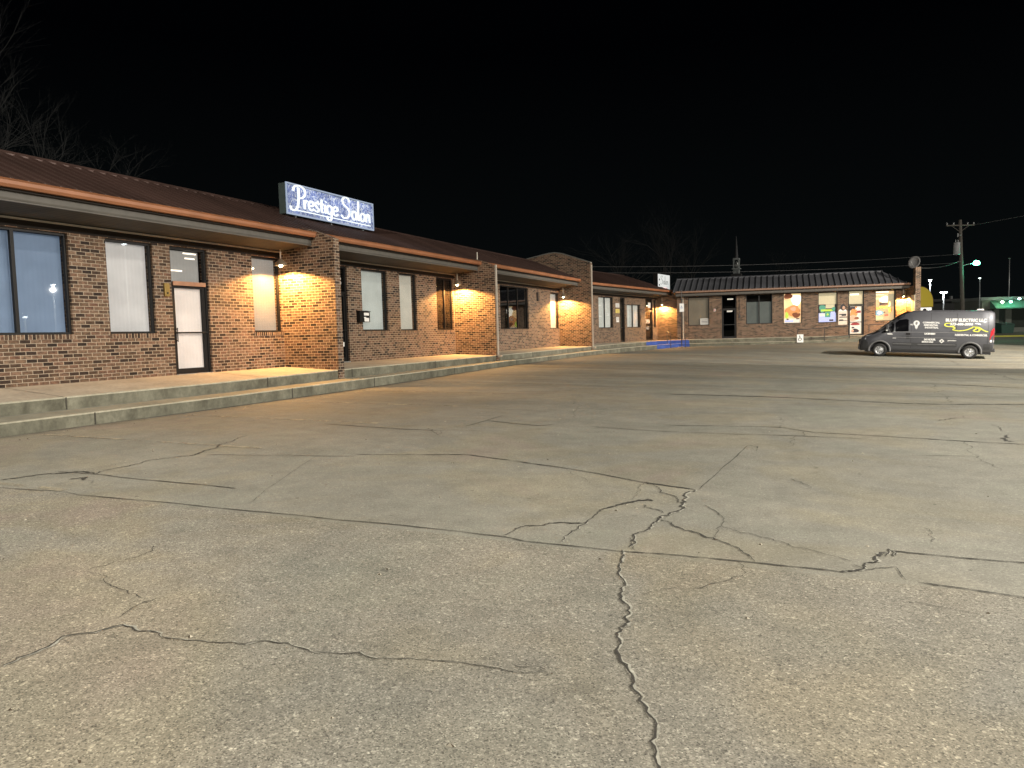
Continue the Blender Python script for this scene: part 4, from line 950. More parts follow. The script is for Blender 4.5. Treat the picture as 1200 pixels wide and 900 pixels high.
# ------------------------------------------------------------------ van
def build_van():
    rear = Vector((5.92, 44.3, -.32)); front = Vector((1.9, 44.6, -.15))
    fx = (front - rear).normalized(); left = Vector((-.075, -.997, 0)); left = (left - fx * left.dot(fx)).normalized(); up = fx.cross(left)
    rear = Vector((5.92, 44.3, gz(5.92, 44.3))); front_z = gz(1.9, 44.6)
    fx = (Vector((1.9, 44.6, front_z)) - rear).normalized(); left = (left - fx * left.dot(fx)).normalized(); up = fx.cross(left)
    org = rear - left * .93
    V = lambda x, y, z: tuple(org + fx * (x * 1.035 + max(0, x - 4.2) * .12) + left * y + up * z)
    FV = lambda u, w, z: V(u, w, z)
    root = thing('cargo_van', tuple(org), 'dark gray high-roof electrician cargo van with white lettering, parked on the right', 'van')
    paint = plain('gray_van_paint', (.085, .087, .098), .32, .3, .06, 2, .5, .4)
    trimm = plain('dark_plastic', (.030, .031, .033), .6); gls = plain('van_glass', (.004, .004, .005), .06, 0, 0, 1, .6)
    # stations: x, z_bottom, z_top, half width at belt, half width near roof
    ST = [(-1.00, .55, 2.25, .93, .82), (-.97, .42, 2.42, .99, .88), (-.85, .36, 2.50, 1.02, .90), (-.4, .34, 2.52, 1.025, .91), (.6, .34, 2.53, 1.025, .91), (1.8, .34, 2.53, 1.025, .91), (2.55, .34, 2.50, 1.025, .90), (2.95, .34, 2.40, 1.02, .88),
          (3.25, .34, 2.20, 1.02, .86), (3.55, .34, 1.96, 1.02, .86), (3.85, .34, 1.70, 1.015, .88), (4.12, .34, 1.45, 1.01, .90), (4.3, .34, 1.33, 1.0, .88), (4.6, .32, 1.22, .97, .84), (4.82, .30, 1.08, .90, .78), (4.93, .32, .92, .80, .70), (4.97, .38, .75, .72, .62)]
    def ring(x, zb, zt, hw, hr):
        pts = []; belt = min(1.25, zb + (zt - zb) * .6)
        side = [(hw * .90, zb), (hw * .98, zb + .10), (hw, zb + .28), (hw, belt), (hw * .985 if zt > 1.6 else hw * .97, belt + (zt - belt) * .35), ((hw + hr) / 2, belt + (zt - belt) * .72), (hr, zt - .10), (hr - .10, zt - .03), (hr * .5, zt)]
        return [(y, z) for y, z in side] + [(-y, z) for y, z in reversed(side)]
    mb = MB(); n = None
    for s_ in ST:
        R = ring(*s_); n = len(R); mb.v += [V(s_[0], y, z) for y, z in R]
    for k in range(len(ST) - 1):
        for j in range(n):
            j2 = (j + 1) % n; mb.f.append((k * n + j, k * n + j2, (k + 1) * n + j2, (k + 1) * n + j)); mb.mi.append(0)
    mb.f.append(tuple(range(n - 1, -1, -1))); mb.f.append(tuple((len(ST) - 1) * n + j for j in range(n))); mb.mi += [0, 0]
    body = mb.build('body', [paint, trimm], root, True, fixn=True)
    for wx in (0, 4.04):
        for sd_ in (1, -1):
            c = MB(); c.tube(V(wx, sd_ * .55, .36), V(wx, sd_ * 1.2, .36), .44, .44, 28); cu = c.build('cutter', [trimm], root, fixn=True)
            md = body.modifiers.new('b', 'BOOLEAN'); md.operation = 'DIFFERENCE'; md.object = cu; md.solver = 'EXACT'
            bpy.context.view_layer.update()
            me = bpy.data.meshes.new_from_object(body.evaluated_get(bpy.context.evaluated_depsgraph_get()))
            body.modifiers.clear(); old = body.data; body.data = me; bpy.data.meshes.remove(old); bpy.data.objects.remove(cu)
    me = body.data
    if len(me.materials) < 2: me.materials.append(trimm)
    for p in me.polygons:
        c = p.center; q = Vector(c)    # local coords relative to org
        x, y, z = q.dot(fx) / 1.035, q.dot(left), q.dot(up)
        for wx in (0, 4.04):
            if math.hypot(x - wx, z - .36) < .45 and abs(y) < 1.0 and z < .82: p.material_index = 1
        p.use_smooth = True
    try: me.set_sharp_from_angle(angle=math.radians(32))
    except Exception: pass
    # arch flares
    for wx in (0, 4.04):
        for sd_ in (1, -1):
            m = MB(); n_ = 18
            for k in range(n_ + 1):
                t = math.radians(-8 + 196 * k / n_)
                for rr, yy in ((.44, 1.0), (.53, .99), (.52, 1.035), (.445, 1.04)): m.v.append(V(wx + rr * math.cos(t), sd_ * yy, .36 + rr * math.sin(t)))
            for k in range(n_):
                for j in range(4):
                    j2 = (j + 1) % 4; m.f.append((4 * k + j, 4 * k + 4 + j, 4 * k + 4 + j2, 4 * k + j2)); m.mi.append(0)
            m.build('wheel_arch', plain('arch_plastic', (.11, .112, .115), .6) if sd_ > 0 and wx == 0 else bpy.data.materials['arch_plastic'], root, True)
    tyre = plain('tyre_rubber', (.016, .016, .016), .8); rim = plain('rim_steel', (.55, .56, .57), .35, .6)
    for wx in (0, 4.04):
        for sd_ in (1, -1):
            w_ = MB(); ax = left * sd_
            c0 = V(wx, sd_ * .80, .355)
            w_.lathe(c0, ax, [(.22, -.02), (.33, .0), (.352, .03), (.355, .12), (.352, .2), (.335, .235), (.26, .245), (.225, .225), (.22, .1)], 32); wo = w_.build('wheel', tyre, root, True)
            r_ = MB(); r_.lathe(c0, ax, [(.225, .22), (.21, .195), (.19, .16), (.1, .17), (.085, .2), (.06, .215), (0, .218)], 28); ro_ = r_.build('rim', rim, wo, True)
            h_ = MB()
            for k in range(8):
                t = k * PI / 4; p = Vector(c0) + fx * (.148 * math.cos(t)) + up * (.148 * math.sin(t)) + ax * .163; h_.tube(p - ax * .006, p + ax * .012, .024, .024, 10)
            h_.build('vent_hole', M['ink'], wo)
    def side(name, poly, y, mat, th=.006, sd_=1, parent=None):
        """thin panel following the van side; poly of (x,z); y as function of z"""
        m = MB(); yf = y if callable(y) else (lambda x, z: y)
        def clip(P, k, lim, sg):
            out = []
            for a in range(len(P)):
                p, q = P[a], P[(a + 1) % len(P)]; ip, iq = sg * (p[k] - lim) >= 0, sg * (q[k] - lim) >= 0
                if ip: out.append(p)
                if ip != iq: t = (lim - p[k]) / (q[k] - p[k]); out.append(tuple(p[i] + (q[i] - p[i]) * t for i in (0, 1)))
            return out
        lo, hi = min(p[1] for p in poly), max(p[1] for p in poly); nz = max(1, int(math.ceil((hi - lo) / .08)))
        xl, xh = min(p[0] for p in poly), max(p[0] for p in poly); nx = max(1, int(math.ceil((xh - xl) / .1))) if nz > 1 and xh - xl > .25 else 1
        for aa in range(nz * nx):
            a, bx = aa % nz, aa // nz
            P = clip(clip(poly, 1, lo + (hi - lo) * a / nz, 1), 1, lo + (hi - lo) * (a + 1) / nz, -1)
            if len(P) >= 3 and nx > 1: P = clip(clip(P, 0, xl + (xh - xl) * bx / nx, 1), 0, xl + (xh - xl) * (bx + 1) / nx, -1)
            if len(P) < 3: continue
            b0 = len(m.v); n_ = len(P)
            for d in (0, th): m.v += [V(x, sd_ * (yf(x, z) + d), z) for x, z in P]
            m.f.append(tuple(range(b0, b0 + n_))); m.f.append(tuple(range(b0 + 2 * n_ - 1, b0 + n_ - 1, -1))); m.mi += [0, 0]
            for k in range(n_): j = (k + 1) % n_; m.f.append((b0 + k, b0 + n_ + k, b0 + n_ + j, b0 + j)); m.mi.append(0)
        return m.build(name, mat, parent or root)
    # side surface: interpolate the loft
    def ys(x, z):
        xs = [s_[0] for s_ in ST]; k = max(0, min(len(ST) - 2, next((i for i in range(len(ST) - 1) if xs[i] <= x <= xs[i + 1]), len(ST) - 2)))
        t = (x - xs[k]) / (xs[k + 1] - xs[k]); val = []
        for s_ in (ST[k], ST[k + 1]):
            R = ring(*s_)[:9]; val.append(float(np.interp(z, [p[1] for p in R], [p[0] for p in R])))
        return val[0] + (val[1] - val[0]) * t + .004
    side('side_window', [(2.74, 1.40), (3.34, 1.36), (3.36, 1.86), (3.30, 1.98), (2.85, 2.05), (2.76, 2.0)], ys, gls, .012)
    side('quarter_window', [(3.42, 1.35), (4.0, 1.28), (3.95, 1.40), (3.55, 1.76), (3.42, 1.86)], ys, gls, .012)
    for sg in (1, -1):
        side('windshield_pillar', [(2.95, 2.34), (3.25, 2.14), (3.55, 1.90), (3.85, 1.64), (4.12, 1.40), (4.12, 1.30), (3.82, 1.53), (3.5, 1.80), (3.2, 2.03), (2.95, 2.2)], ys, M['black'], .016, sg)
    side('bumper_corner', [(4.52, .34), (4.96, .40), (4.96, .86), (4.7, .92), (4.56, .75)], ys, trimm, .02)
    for sdn in (-1,): side('side_window', [(2.78, 1.42), (3.40, 1.38), (3.40, 1.95), (3.28, 2.03), (2.85, 2.03), (2.78, 1.98)], ys, gls, sd_=-1)
    seam = plain('panel_seam', (.012, .012, .013), .7)
    for x0, z0, z1 in ((2.62, .5, 2.1), (1.75, .5, 2.36), (.62, .82, 2.36), (-.72, .5, 2.36)):
        for a in range(4):
            za, zb = z0 + (z1 - z0) * a / 4, z0 + (z1 - z0) * (a + 1) / 4; side('door_seam', [(x0 - .006, za), (x0 + .006, za), (x0 + .006, zb), (x0 - .006, zb)], ys, seam, .002)
    lt = plain('moulding', (.2, .2, .205), .35)
    for x0, x1, z in ((-.75, 3.4, 1.335), (.6, 3.4, 1.05)):
        for a in range(3):
            xa, xb = x0 + (x1 - x0) * a / 3, x0 + (x1 - x0) * (a + 1) / 3; side('body_moulding', [(xa, z), (xb, z), (xb, z + .022), (xa, z + .022)], ys, lt, .008)
    side('rub_strip', [(.58, .60), (3.46, .60), (3.46, .78), (.58, .78)], ys, trimm, .015); side('rub_strip', [(.62, .70), (3.44, .70), (3.44, .72), (.62, .72)], lambda x, z: ys(x, z) + .016, lt, .002)
    side('rub_strip', [(-.92, .5), (-.56, .5), (-.56, .78), (-.92, .78)], ys, trimm, .012)
    side('door_handle', [(2.66, 1.20), (2.86, 1.20), (2.86, 1.30), (2.66, 1.30)], ys, M['black'], .03)
    side('fuel_flap', [(2.68, .98), (2.84, .98), (2.84, 1.14), (2.68, 1.14)], ys, trimm, .004)
    # windscreen following the nose slope
    m = MB()
    def top(x):
        xs = [s_[0] for s_ in ST]; return float(np.interp(x, xs, [s_[2] for s_ in ST])), float(np.interp(x, xs, [s_[4] for s_ in ST]))
    X = [2.75, 2.95, 3.25, 3.55, 3.85, 4.12, 4.25]; cols = (-1, -.85, -.5, 0, .5, .85, 1)
    for x in X:
        zt, hr = top(x)
        for c_ in cols: m.v.append(V(x + .015, c_ * (hr + .02), zt + .02 - (.075 if abs(c_) == 1 else .03 if abs(c_) == .85 else 0)))
    nc = len(cols)
    for a in range(len(X) - 1):
        for b in range(nc - 1): m.f.append((a * nc + b, a * nc + b + 1, (a + 1) * nc + b + 1, (a + 1) * nc + b)); m.mi.append(0)
    m.build('windshield', plain('windshield_glass', (.003, .003, .004), .3, 0, 0, 1, .15), root, True)
    m = MB(); m.path([V(3.5, .955, 1.93), V(3.86, .96, 1.62), V(4.12, .97, 1.40)], .012); m.build('window_trim', lt, root)
    # nose: grille, bumper, headlight, wipers
    m = MB(); m.box(FV, 4.74, 4.99, -.80, .80, .36, .66); m.build('bumper', trimm, root, bevel=.04)
    m = MB(); m.box(FV, 4.86, 4.985, -.55, .55, .70, .92); m.build('grille', M['black'], root, bevel=.02)
    hl = plain('headlight_lens', (.5, .52, .55), .1)
    for sd_ in (1, -1):
        m = MB(); m.hexa([V(4.36, sd_ * .90, 1.02), V(4.72, sd_ * .93, .90), V(4.78, sd_ * .84, .90), V(4.42, sd_ * .8, 1.02), V(4.32, sd_ * .90, 1.2), V(4.62, sd_ * .88, 1.14), V(4.68, sd_ * .8, 1.13), V(4.4, sd_ * .8, 1.2)]); m.build('headlight', hl, root, fixn=True, bevel=.01)
    side('side_badge', [(3.46, 1.2), (3.7, 1.2), (3.72, 1.27), (3.5, 1.27)], ys, M['white'], .004)
    side('side_badge', [(3.30, 1.0), (3.46, 1.0), (3.46, 1.03), (3.30, 1.03)], ys, M['white'], .004)
    # mirror
    m = MB(); m.box(FV, 3.66, 3.80, 1.12, 1.32, 1.36, 1.74); mo = m.build('mirror', trimm, root, bevel=.03)
    m = MB(); m.tube(V(3.75, .99, 1.40), V(3.74, 1.15, 1.44), .03); m.build('mirror_arm', trimm, mo)
    m = MB(); m.box(FV, 3.655, 3.659, 1.14, 1.3, 1.4, 1.7); m.build('mirror_glass', M['metal'], mo)
    m = MB(); m.box(FV, 3.70, 3.78, 1.322, 1.33, 1.40, 1.46); m.build('mirror_reflector', M['white'], mo)
    # rear light
    red = plain('red_taillight', (.45, .02, .03), .2)
    side('taillight', [(-.985, 1.02), (-.80, 1.02), (-.84, 1.45), (-.95, 1.62), (-.985, 1.6)], lambda x, z: min(ys(x, z), 1.01), red, .02)
    side('taillight', [(-.985, .88), (-.82, .88), (-.82, 1.0), (-.985, 1.0)], lambda x, z: min(ys(x, z), 1.01), M['white'], .02)
    m = MB(); m.box(FV, -1.06, -.90, -.95, .95, .38, .56); m.build('bumper', trimm, root, bevel=.03, label='black rear bumper')
    m = MB(); m.box(FV, -.55, -.25, -.2, .1, 2.52, 2.60); m.build('roof_vent', M['white'], root, bevel=.03)
    m = MB(); m.box(FV, -.9, 4.7, -.85, .85, .24, .36); m.build('underbody', M['ink'], root)
    # lettering
    W_ = M['white']; yel = plain('yellow_vinyl', (.75, .78, .08), .5)
    FT = lambda u, w, z: V(u, ys(u, z) + w, z)
    def tx(s, size, x, z, mat=W_, sx=1.0, bold=.004, shear=0, al='LEFT'): text_mesh('lettering', s, size, FT, x, .006, z, mat, root, al, sx, .001, bold, -1, shear)
    tx('BLUFF ELECTRIC LLC', .205, 1.12, 1.935, sx=.92, bold=.012)
    tx('573-686-2006', .17, .92, 1.74, sx=1.02, bold=.010, shear=.15)
    tx('RESIDENTIAL & COMMERCIAL', .13, .68, 1.19, sx=.80, bold=.007); tx('!', .15, -.62, 1.18, bold=.01)
    tx('COMMERCIAL', .12, 2.12, 1.82, sx=1.0, bold=.006); tx('RESIDENTIAL', .12, 2.07, 1.69, sx=.9, bold=.006); tx('INDUSTRIAL', .12, 2.02, 1.56, sx=.9, bold=.006)
    tx('LICENSED', .11, 2.02, 1.235, sx=.98, bold=.01)
    tx('24 HOUR', .12, 2.02, .93, sx=1.0, bold=.012); tx('SERVICE CALLS', .105, 2.12, .81, sx=.72, bold=.008)
    tx('generators', .09, .98, .91, sx=.95, bold=.003)
    tx('AC', .1, 2.68, 1.72, bold=.004)
    # icons: light bulb, diamond badge, cable swoosh
    def blob(name, x, z, rx, rz, mat, lift=.008):
        m = MB(); n_ = 18; m.quad(*[FT(x + rx * math.cos(2 * PI * k / n_), lift, z + rz * math.sin(2 * PI * k / n_)) for k in range(n_)]); return m
    m = blob('b', 2.40, 1.82, .14, .15, W_); m.quad(FT(2.47, .008, 1.72), FT(2.33, .008, 1.72), FT(2.345, .008, 1.56), FT(2.455, .008, 1.56)); m.quad(FT(2.44, .008, 1.545), FT(2.36, .008, 1.545), FT(2.38, .008, 1.51), FT(2.42, .008, 1.51)); m.build('bulb_logo', W_, root)
    m = blob('b', 2.40, 1.82, .05, .08, W_, .012); m.build('bulb_filament', plain('logo_gray', (.2, .2, .2), .5), root)
    m = MB(); m.quad(*[FT(1.24 + a, .008, .90 + b) for a, b in ((.12, 0), (0, .12), (-.12, 0), (0, -.12))]); m.build('badge_logo', W_, root)
    m = blob('b', 1.24, .90, .035, .035, W_, .012); m.build('badge_dot', M['ink'], root)
    m = MB()
    TS = lambda x, y: (x, y)
    sw = [[(.72, 1.70), (.95, 1.66), (1.13, 1.72), (1.1, 1.82), (.9, 1.84)], [(.9, 1.68), (.7, 1.6), (.78, 1.5), (.5, 1.45), (.2, 1.5), (.0, 1.6), (-.12, 1.66), (-.22, 1.58), (-.1, 1.46), (-.28, 1.42), (-.36, 1.52), (-.24, 1.64)], [(-.05, 1.66), (-.3, 1.64), (-.48, 1.52), (-.62, 1.44), (-.72, 1.42)]]
    for p in sw: stroke(m, p, .055, lambda u, w, z: FT(u, w, z), TS, .010)
    m.build('cable_swoosh', yel, root)
build_van()

# ------------------------------------------------------------------ trees
def grow(mb_t, mb_c, p, d, L, r, depth, maxd, spread, up=.15, thr=3):
    nseg = 3; q = Vector(p); d = Vector(d).normalized()
    for k in range(nseg):
        nd = (d + Vector((random.gauss(0, .09), random.gauss(0, .09), random.gauss(0, .07) + up * .08))).normalized(); q2 = q + nd * L / nseg
        r2 = r * (1 - .22 / nseg * (k + 1) * .8); (mb_t if depth < 1 else mb_c).tube(q, q2, r, r2, 6 if depth < 2 else 4 if depth < 4 else 3, False); q, d, r = q2, nd, r2
        if depth >= 1 and depth < maxd and random.random() < .74:
            sd_ = (d + Vector((random.gauss(0, 1), random.gauss(0, 1), random.gauss(0, .5))) * spread * 1.0).normalized(); grow(mb_t, mb_c, q, sd_, L * random.uniform(.4, .6), r * .5, depth + 1, maxd, spread, up)
    if depth < maxd:
        for _ in range(random.choice((2, 2, 3))):
            sd_ = (d + Vector((random.gauss(0, 1), random.gauss(0, 1), random.gauss(.1, .5))) * spread).normalized(); grow(mb_t, mb_c, q, sd_, L * random.uniform(.62, .82), r * .62, depth + 1, maxd, spread, up)
def tree(loc, h, r, label, seed, mat, maxd=5, spread=.42, group=None, stems=1):
    random.seed(seed); z = gz(loc[0], loc[1]); o = thing('bare_tree', (loc[0], loc[1], z), label, 'tree', group); a, b = MB(), MB()
    for k in range(stems):
        lean = Vector((random.gauss(0, .12), random.gauss(0, .12), 1)) if stems > 1 else Vector((0, 0, 1))
        grow(a, b, (loc[0] + random.uniform(-.3, .3) * (stems > 1), loc[1] + random.uniform(-.3, .3) * (stems > 1), z - .1), lean, h * .34, r, 0, maxd, spread)
    a.build('trunk', mat, o); b.build('crown', mat, o)
tree((-31.5, 18.9), 12.6, .2, 'tall bare tree rising behind the left end of the maroon roof', 11, M['bark'], 6, .38, 'bare trees behind the buildings', 2)
tree((-29.5, 21.2), 11.5, .15, 'lower spreading bare tree behind the roof, right of the tall one', 5, M['bark'], 6, .5, 'bare trees behind the buildings')
BG = [((-27, 93), 15.5, 'bare tree behind the angled shop front, left in its clump'), ((-22.5, 95), 17.5, 'tallest bare tree in the clump behind the small white roof sign'), ((-18.5, 97), 14.5, 'bare tree at the right of the clump behind the small white roof sign'), ((-33, 90), 12.5, 'low bare tree right of the tall gable wall'),
      ((-9.5, 106), 13.0, 'faint bare tree behind the far wing, right of the steeple'), ((-46, 78), 13.5, 'faint bare tree behind the ridge left of the tall gable wall')]
for k, (p, h, lb) in enumerate(BG): tree(p, h, .2, lb, 30 + k, M['barkdark'], 5, .42, 'bare trees behind the buildings', 2)
random.seed(99)

# ------------------------------------------------------------------ steeple, poles, wires
r = thing('church_steeple', (-16.2, 125.7, .3), 'slim pale church steeple with spire behind the dark ribbed roof', 'steeple')
spm = plain('steeple_white', (.42, .45, .45), .6); spd = plain('spire_gray', (.075, .075, .08), .5)
m = MB(); m.box(W0, -17.0, -15.4, 124.9, 126.5, .2, 10.55); m.build('tower', plain('tower_gray', (.05, .05, .05), .7), r)
m = MB(); F0 = lambda u, w, z: (-16.2 + u, 125.7 + w, z)
m.box(F0, -.66, .66, -.66, .66, 11.3, 11.45)
for sx_ in (-1, 1):
    for sy_ in (-1, 1): m.box(F0, sx_ * .4 - .08, sx_ * .4 + .08, sy_ * .4 - .08, sy_ * .4 + .08, 10.6, 13.0)
m.box(F0, -.5, .5, -.5, .5, 12.85, 13.1); m.box(F0, -.42, .42, -.42, .42, 10.6, 11.3); m.build('belfry', spm, r)
m = MB(); m.lathe((-16.2, 125.7, 11.5), (0, 0, 1), [(.0, 0), (.3, .05), (.42, .5), (.3, .9), (.0, 1.1)], 12); m.build('bell', plain('bell_metal', (.35, .36, .35), .4, .5), r, True)
m = MB(); m.tube((-16.2, 125.7, 13.1), (-16.2, 125.7, 16.7), .30, .03, 8); m.build('spire', spd, r)

r = thing('utility_pole', (9.0, 70.5, gz(9, 70.5)), 'wooden utility pole with crossarm and gray transformer behind the van', 'utility pole')
m = MB(); m.tube((9.0, 70.5, gz(9, 70.5) - .2), (8.66, 70.7, 10.0), .17, .12, 14); m.build('pole', M['wood'], r, True)
m = MB(); RX = Vector((CR[0], CR[1], 0)).normalized(); cen = Vector((8.67, 70.6, 9.55))
m.tube(cen - RX * 1.15, cen + RX * 1.15, .055, .055, 6); m.tube(cen + RX * .75, cen - Vector((0, 0, .55)), .02); m.tube(cen - RX * .75, cen - Vector((0, 0, .55)), .02); m.build('crossarm', M['wood'], r)
for t in (-1.1, -.55, .6, 1.1):
    m = MB(); p = cen + RX * t; m.lathe(p, (0, 0, 1), [(.03, .05), (.07, .1), (.04, .14), (.07, .18), (.03, .24), (0, .25)], 10); m.build('insulator', M['metal'], r, True)
m = MB(); p = Vector((8.75, 70.6, 7.15)) - RX * .42 + Vector((CF[0], CF[1], 0)) * -.1; m.lathe(p, (0, 0, 1), [(0, 0), (.22, 0), (.25, .04), (.25, .95), (.22, 1.0), (0, 1.03)], 18); tf = m.build('transformer', plain('transformer_gray', (.30, .31, .32), .5), r, True)
for t in (-.1, .1):
    m = MB(); m.lathe(p + RX * t, (0, 0, 1), [(.04, 1.0), (.05, 1.08), (.03, 1.12), (.05, 1.16), (.02, 1.24), (0, 1.25)], 8); m.build('bushing', M['metal'], tf, True)
m = MB(); m.tube(Vector((8.8, 70.6, 8.6)) - RX * .35, Vector((8.8, 70.6, 8.9)) - RX * .35, .05); m.tube(Vector((8.8, 70.6, 8.75)), Vector((8.8, 70.6, 8.75)) - RX * .35, .02); m.tube(Vector((8.85, 70.6, 6.6)), Vector((8.85, 70.6, 6.6)) - RX * .4, .02); m.build('cutout', M['metal'], r)
gq = Vector((8.85, 70.5, 6.25)); m = MB(); m.tube(gq, gq + RX * 1.0 + Vector((0, 0, .2)), .035); m.build('lamp_arm', M['metal'], r)
green = (.10, 1.0, .55)
gh = gq + RX * 1.15 + Vector((0, 0, .18)); m = MB(); m.lathe(gh, (0, 0, 1), [(0, -.2), (.22, -.13), (.27, 0), (.16, .16), (0, .2)], 14); lo = m.build('street_lamp_head', emit('green_lamp', (.12, 1, .55), 30), r, True)
def point(name, loc, e, c, parent=None, rad=.1):
    L = bpy.data.lights.new(name, 'POINT'); L.energy = e; L.color = c; L.shadow_soft_size = rad; o = bpy.data.objects.new(name, L); col.objects.link(o)
    if parent: o.parent = parent; pl = parent_loc(parent); o.location = (loc[0] - pl[0], loc[1] - pl[1], loc[2] - pl[2])
    else: o.location = loc
    return o
point('green_light', tuple(gh - Vector((0, 0, .25))), 260, green, r)

def wire(a, b, sag, label, rad=.014):
    n = 24; P = []
    for k in range(n + 1):
        t = k / n; P.append((a[0] + (b[0] - a[0]) * t, a[1] + (b[1] - a[1]) * t, a[2] + (b[2] - a[2]) * t - sag * 4 * t * (1 - t)))
    r_ = thing('power_line', a, label, 'power line', 'power lines over the roofs'); m = MB(); m.path(P, rad, 5); m.build('cable', plain('cable_gray', (.10, .10, .10), .6) if 'cable_gray' not in bpy.data.materials else bpy.data.materials['cable_gray'], r_)
wire((-45, 58, 9.6), (8.7, 70.65, 7.2), 1.0, 'upper power line sagging behind the angled shop front', .013)
wire((-45, 58, 9.0), (8.72, 70.6, 6.5), .9, 'lower power line sagging behind the angled shop front', .013)
wire(tuple(cen + RX * 1.1), (40, 66, 15.0), .6, 'power line climbing right from the utility pole crossarm', .012)
wire((8.6, 70.6, 6.6), tuple(FC(15.6, 1.5, 5.4)), .2, 'service wire from the utility pole down to the end pillar', .012)

def lot_lamp(base, top, label, head_c, e_head, power, heads=1, col_=None, name='street_lamp', group=None, thick=.07):
    r_ = thing(name, (base[0], base[1], base[2]), label, 'street lamp', group)
    m = MB(); m.tube(base, top, thick, thick * .7, 12); m.build('pole', M['metal'], r_, True)
    em = emit('lamp_glow_' + str(len(bpy.data.materials)), head_c, e_head)
    for k in range(heads):
        off = RX * ((k - (heads - 1) / 2) * .42)
        c_ = Vector(top) + off; m = MB(); m.box(W0, c_.x - .2, c_.x + .2, c_.y - .15, c_.y + .15, c_.z, c_.z + .09); ho = m.build('lamp_head', M['jamb'], r_, bevel=.02)
        m = MB(); m.lathe(c_, (0, 0, 1), [(0, -.12), (.09, -.09), (.13, -.03), (.12, .0), (0, .0)], 14); m.build('lens', em, ho, True)
        if power: point('lamp_light', (c_.x, c_.y, c_.z - .25), power, col_ or head_c, r_, .12)
    return r_
white_l = (.92, .97, 1.0)
lot_lamp((7.08, 76.3, gz(7, 76)), (7.08, 76.3, 5.5), 'bright white floodlight on a pole just right of the end pillar', white_l, 40, 250)
lot_lamp((9.3, 87.1, gz(9, 87)), (9.3, 87.1, 4.75), 'twin-headed white lamp post between the yellow sign and utility pole', white_l, 25, 120, 2)
lot_lamp((14.4, 100.7, gz(14, 100)), (14.4, 100.7, 6.7), 'distant dim lamp above the dark buildings on the right', (.8, 1, .9), 5, 0, 1)
lot_lamp((19.2, 112, gz(19, 112)), (19.2, 112, 9.6), 'thin distant pole behind the green-lit shop', (.3, .5, .4), .05, 0, 1, thick=.09)

# round-topped yellow sign
FY = frame((5.50, 66.6), math.radians(68))
r = thing('round_topped_sign', FY(0, 0, gz(5.5, 66.6)), 'yellow round-topped lit sign with white panel below, right of the end pillar', 'sign')
yz = 2.9
m = MB(); arc = [(-1.0, yz)] + [(1.0 * math.cos(t) * (1 if True else 1), yz + .35 + 1.25 * math.sin(t)) for t in [PI - k * PI / 20 for k in range(21)]] + [(1.0, yz)]
def slab(F, poly, w0, w1):
    m_ = MB(); n_ = len(poly)
    for ww in (w0, w1): m_.v += [tuple(F(u, ww, z)) for u, z in poly]
    m_.f += [tuple(range(n_ - 1, -1, -1)), tuple(range(n_, 2 * n_))]; m_.mi += [0, 0]
    for k in range(n_): j = (k + 1) % n_; m_.f.append((k, j, n_ + j, n_ + k)); m_.mi.append(0)
    return m_
slab(FY, [((u) * 1.06, yz + (z - yz) * 1.05 - .03) for u, z in arc], -.2, .0).build('rim', plain('dark_red_rim', (.05, .015, .012), .5), r)
slab(FY, arc, .002, .02).build('sign_face', emit('yellow_sign', (.55, .40, .02), .45, (.1, .08, .01)), r)
m = MB(); m.box(FY, -.9, .9, -.1, .02, 2.5, 2.84); m.build('lower_panel', emit('white_lit_panel', (.85, .83, .75), .8), r)
m = MB(); disc(m, FY, .35, 2.67, .14, .1, .021, .03); m.build('dot', M['ink'], r)
m = MB(); m.tube(FY(-.6, -.1, gz(5, 66)), FY(-.6, -.1, 2.9), .07); m.tube(FY(.6, -.1, gz(6, 66)), FY(.6, -.1, 2.9), .07); m.build('post', M['rail'], r)

# far right green lit shop, bin, dark building, verge
FG = frame((15.4, 106), math.radians(68))
gb = gz(16, 106)
r = thing('distant_shop', FG(4, 0, gb), 'distant shop lit green behind the van, far right', 'building')
m = MB(); wall(m, FG, 0, 12, gb - .3, 4.2, [(.7, 1.5, gb, 3.1), (2.1, 2.9, gb, 3.1), (3.6, 6.5, gb + .5, 3.1)]); m.box(FG, 0, 12, -6, -.3, gb, 4.2); m.build('wall', plain('pale_stucco', (.22, .23, .20), .85), r)
m = MB(); m.box(FG, -.3, 12, -6.1, .35, 4.2, 4.55); m.build('roof', plain('roof_edge', (.3, .32, .3), .7), r)
m = MB(); m.box(FG, .72, 1.48, -.2, -.15, gb, 3.08); m.box(FG, 2.12, 2.88, -.2, -.15, gb, 3.08); m.build('door', plain('green_dark_door', (.05, .07, .06), .6), r)
m = MB(); m.box(FG, 3.62, 6.48, -.2, -.15, gb + .52, 3.08); m.build('window', plain('dim_glass', (.06, .07, .06), .1), r)
m = MB(); m.hexa([FG(1.0, .02, 3.2), FG(12, .02, 3.2), FG(12, 1.2, 3.1), FG(1.0, 1.2, 3.1), FG(1.0, .02, 4.1), FG(12, .02, 4.1), FG(12, 1.2, 3.25), FG(1.0, 1.2, 3.25)]); m.build('awning', plain('awning_green', (.15, .35, .25), .7), r)
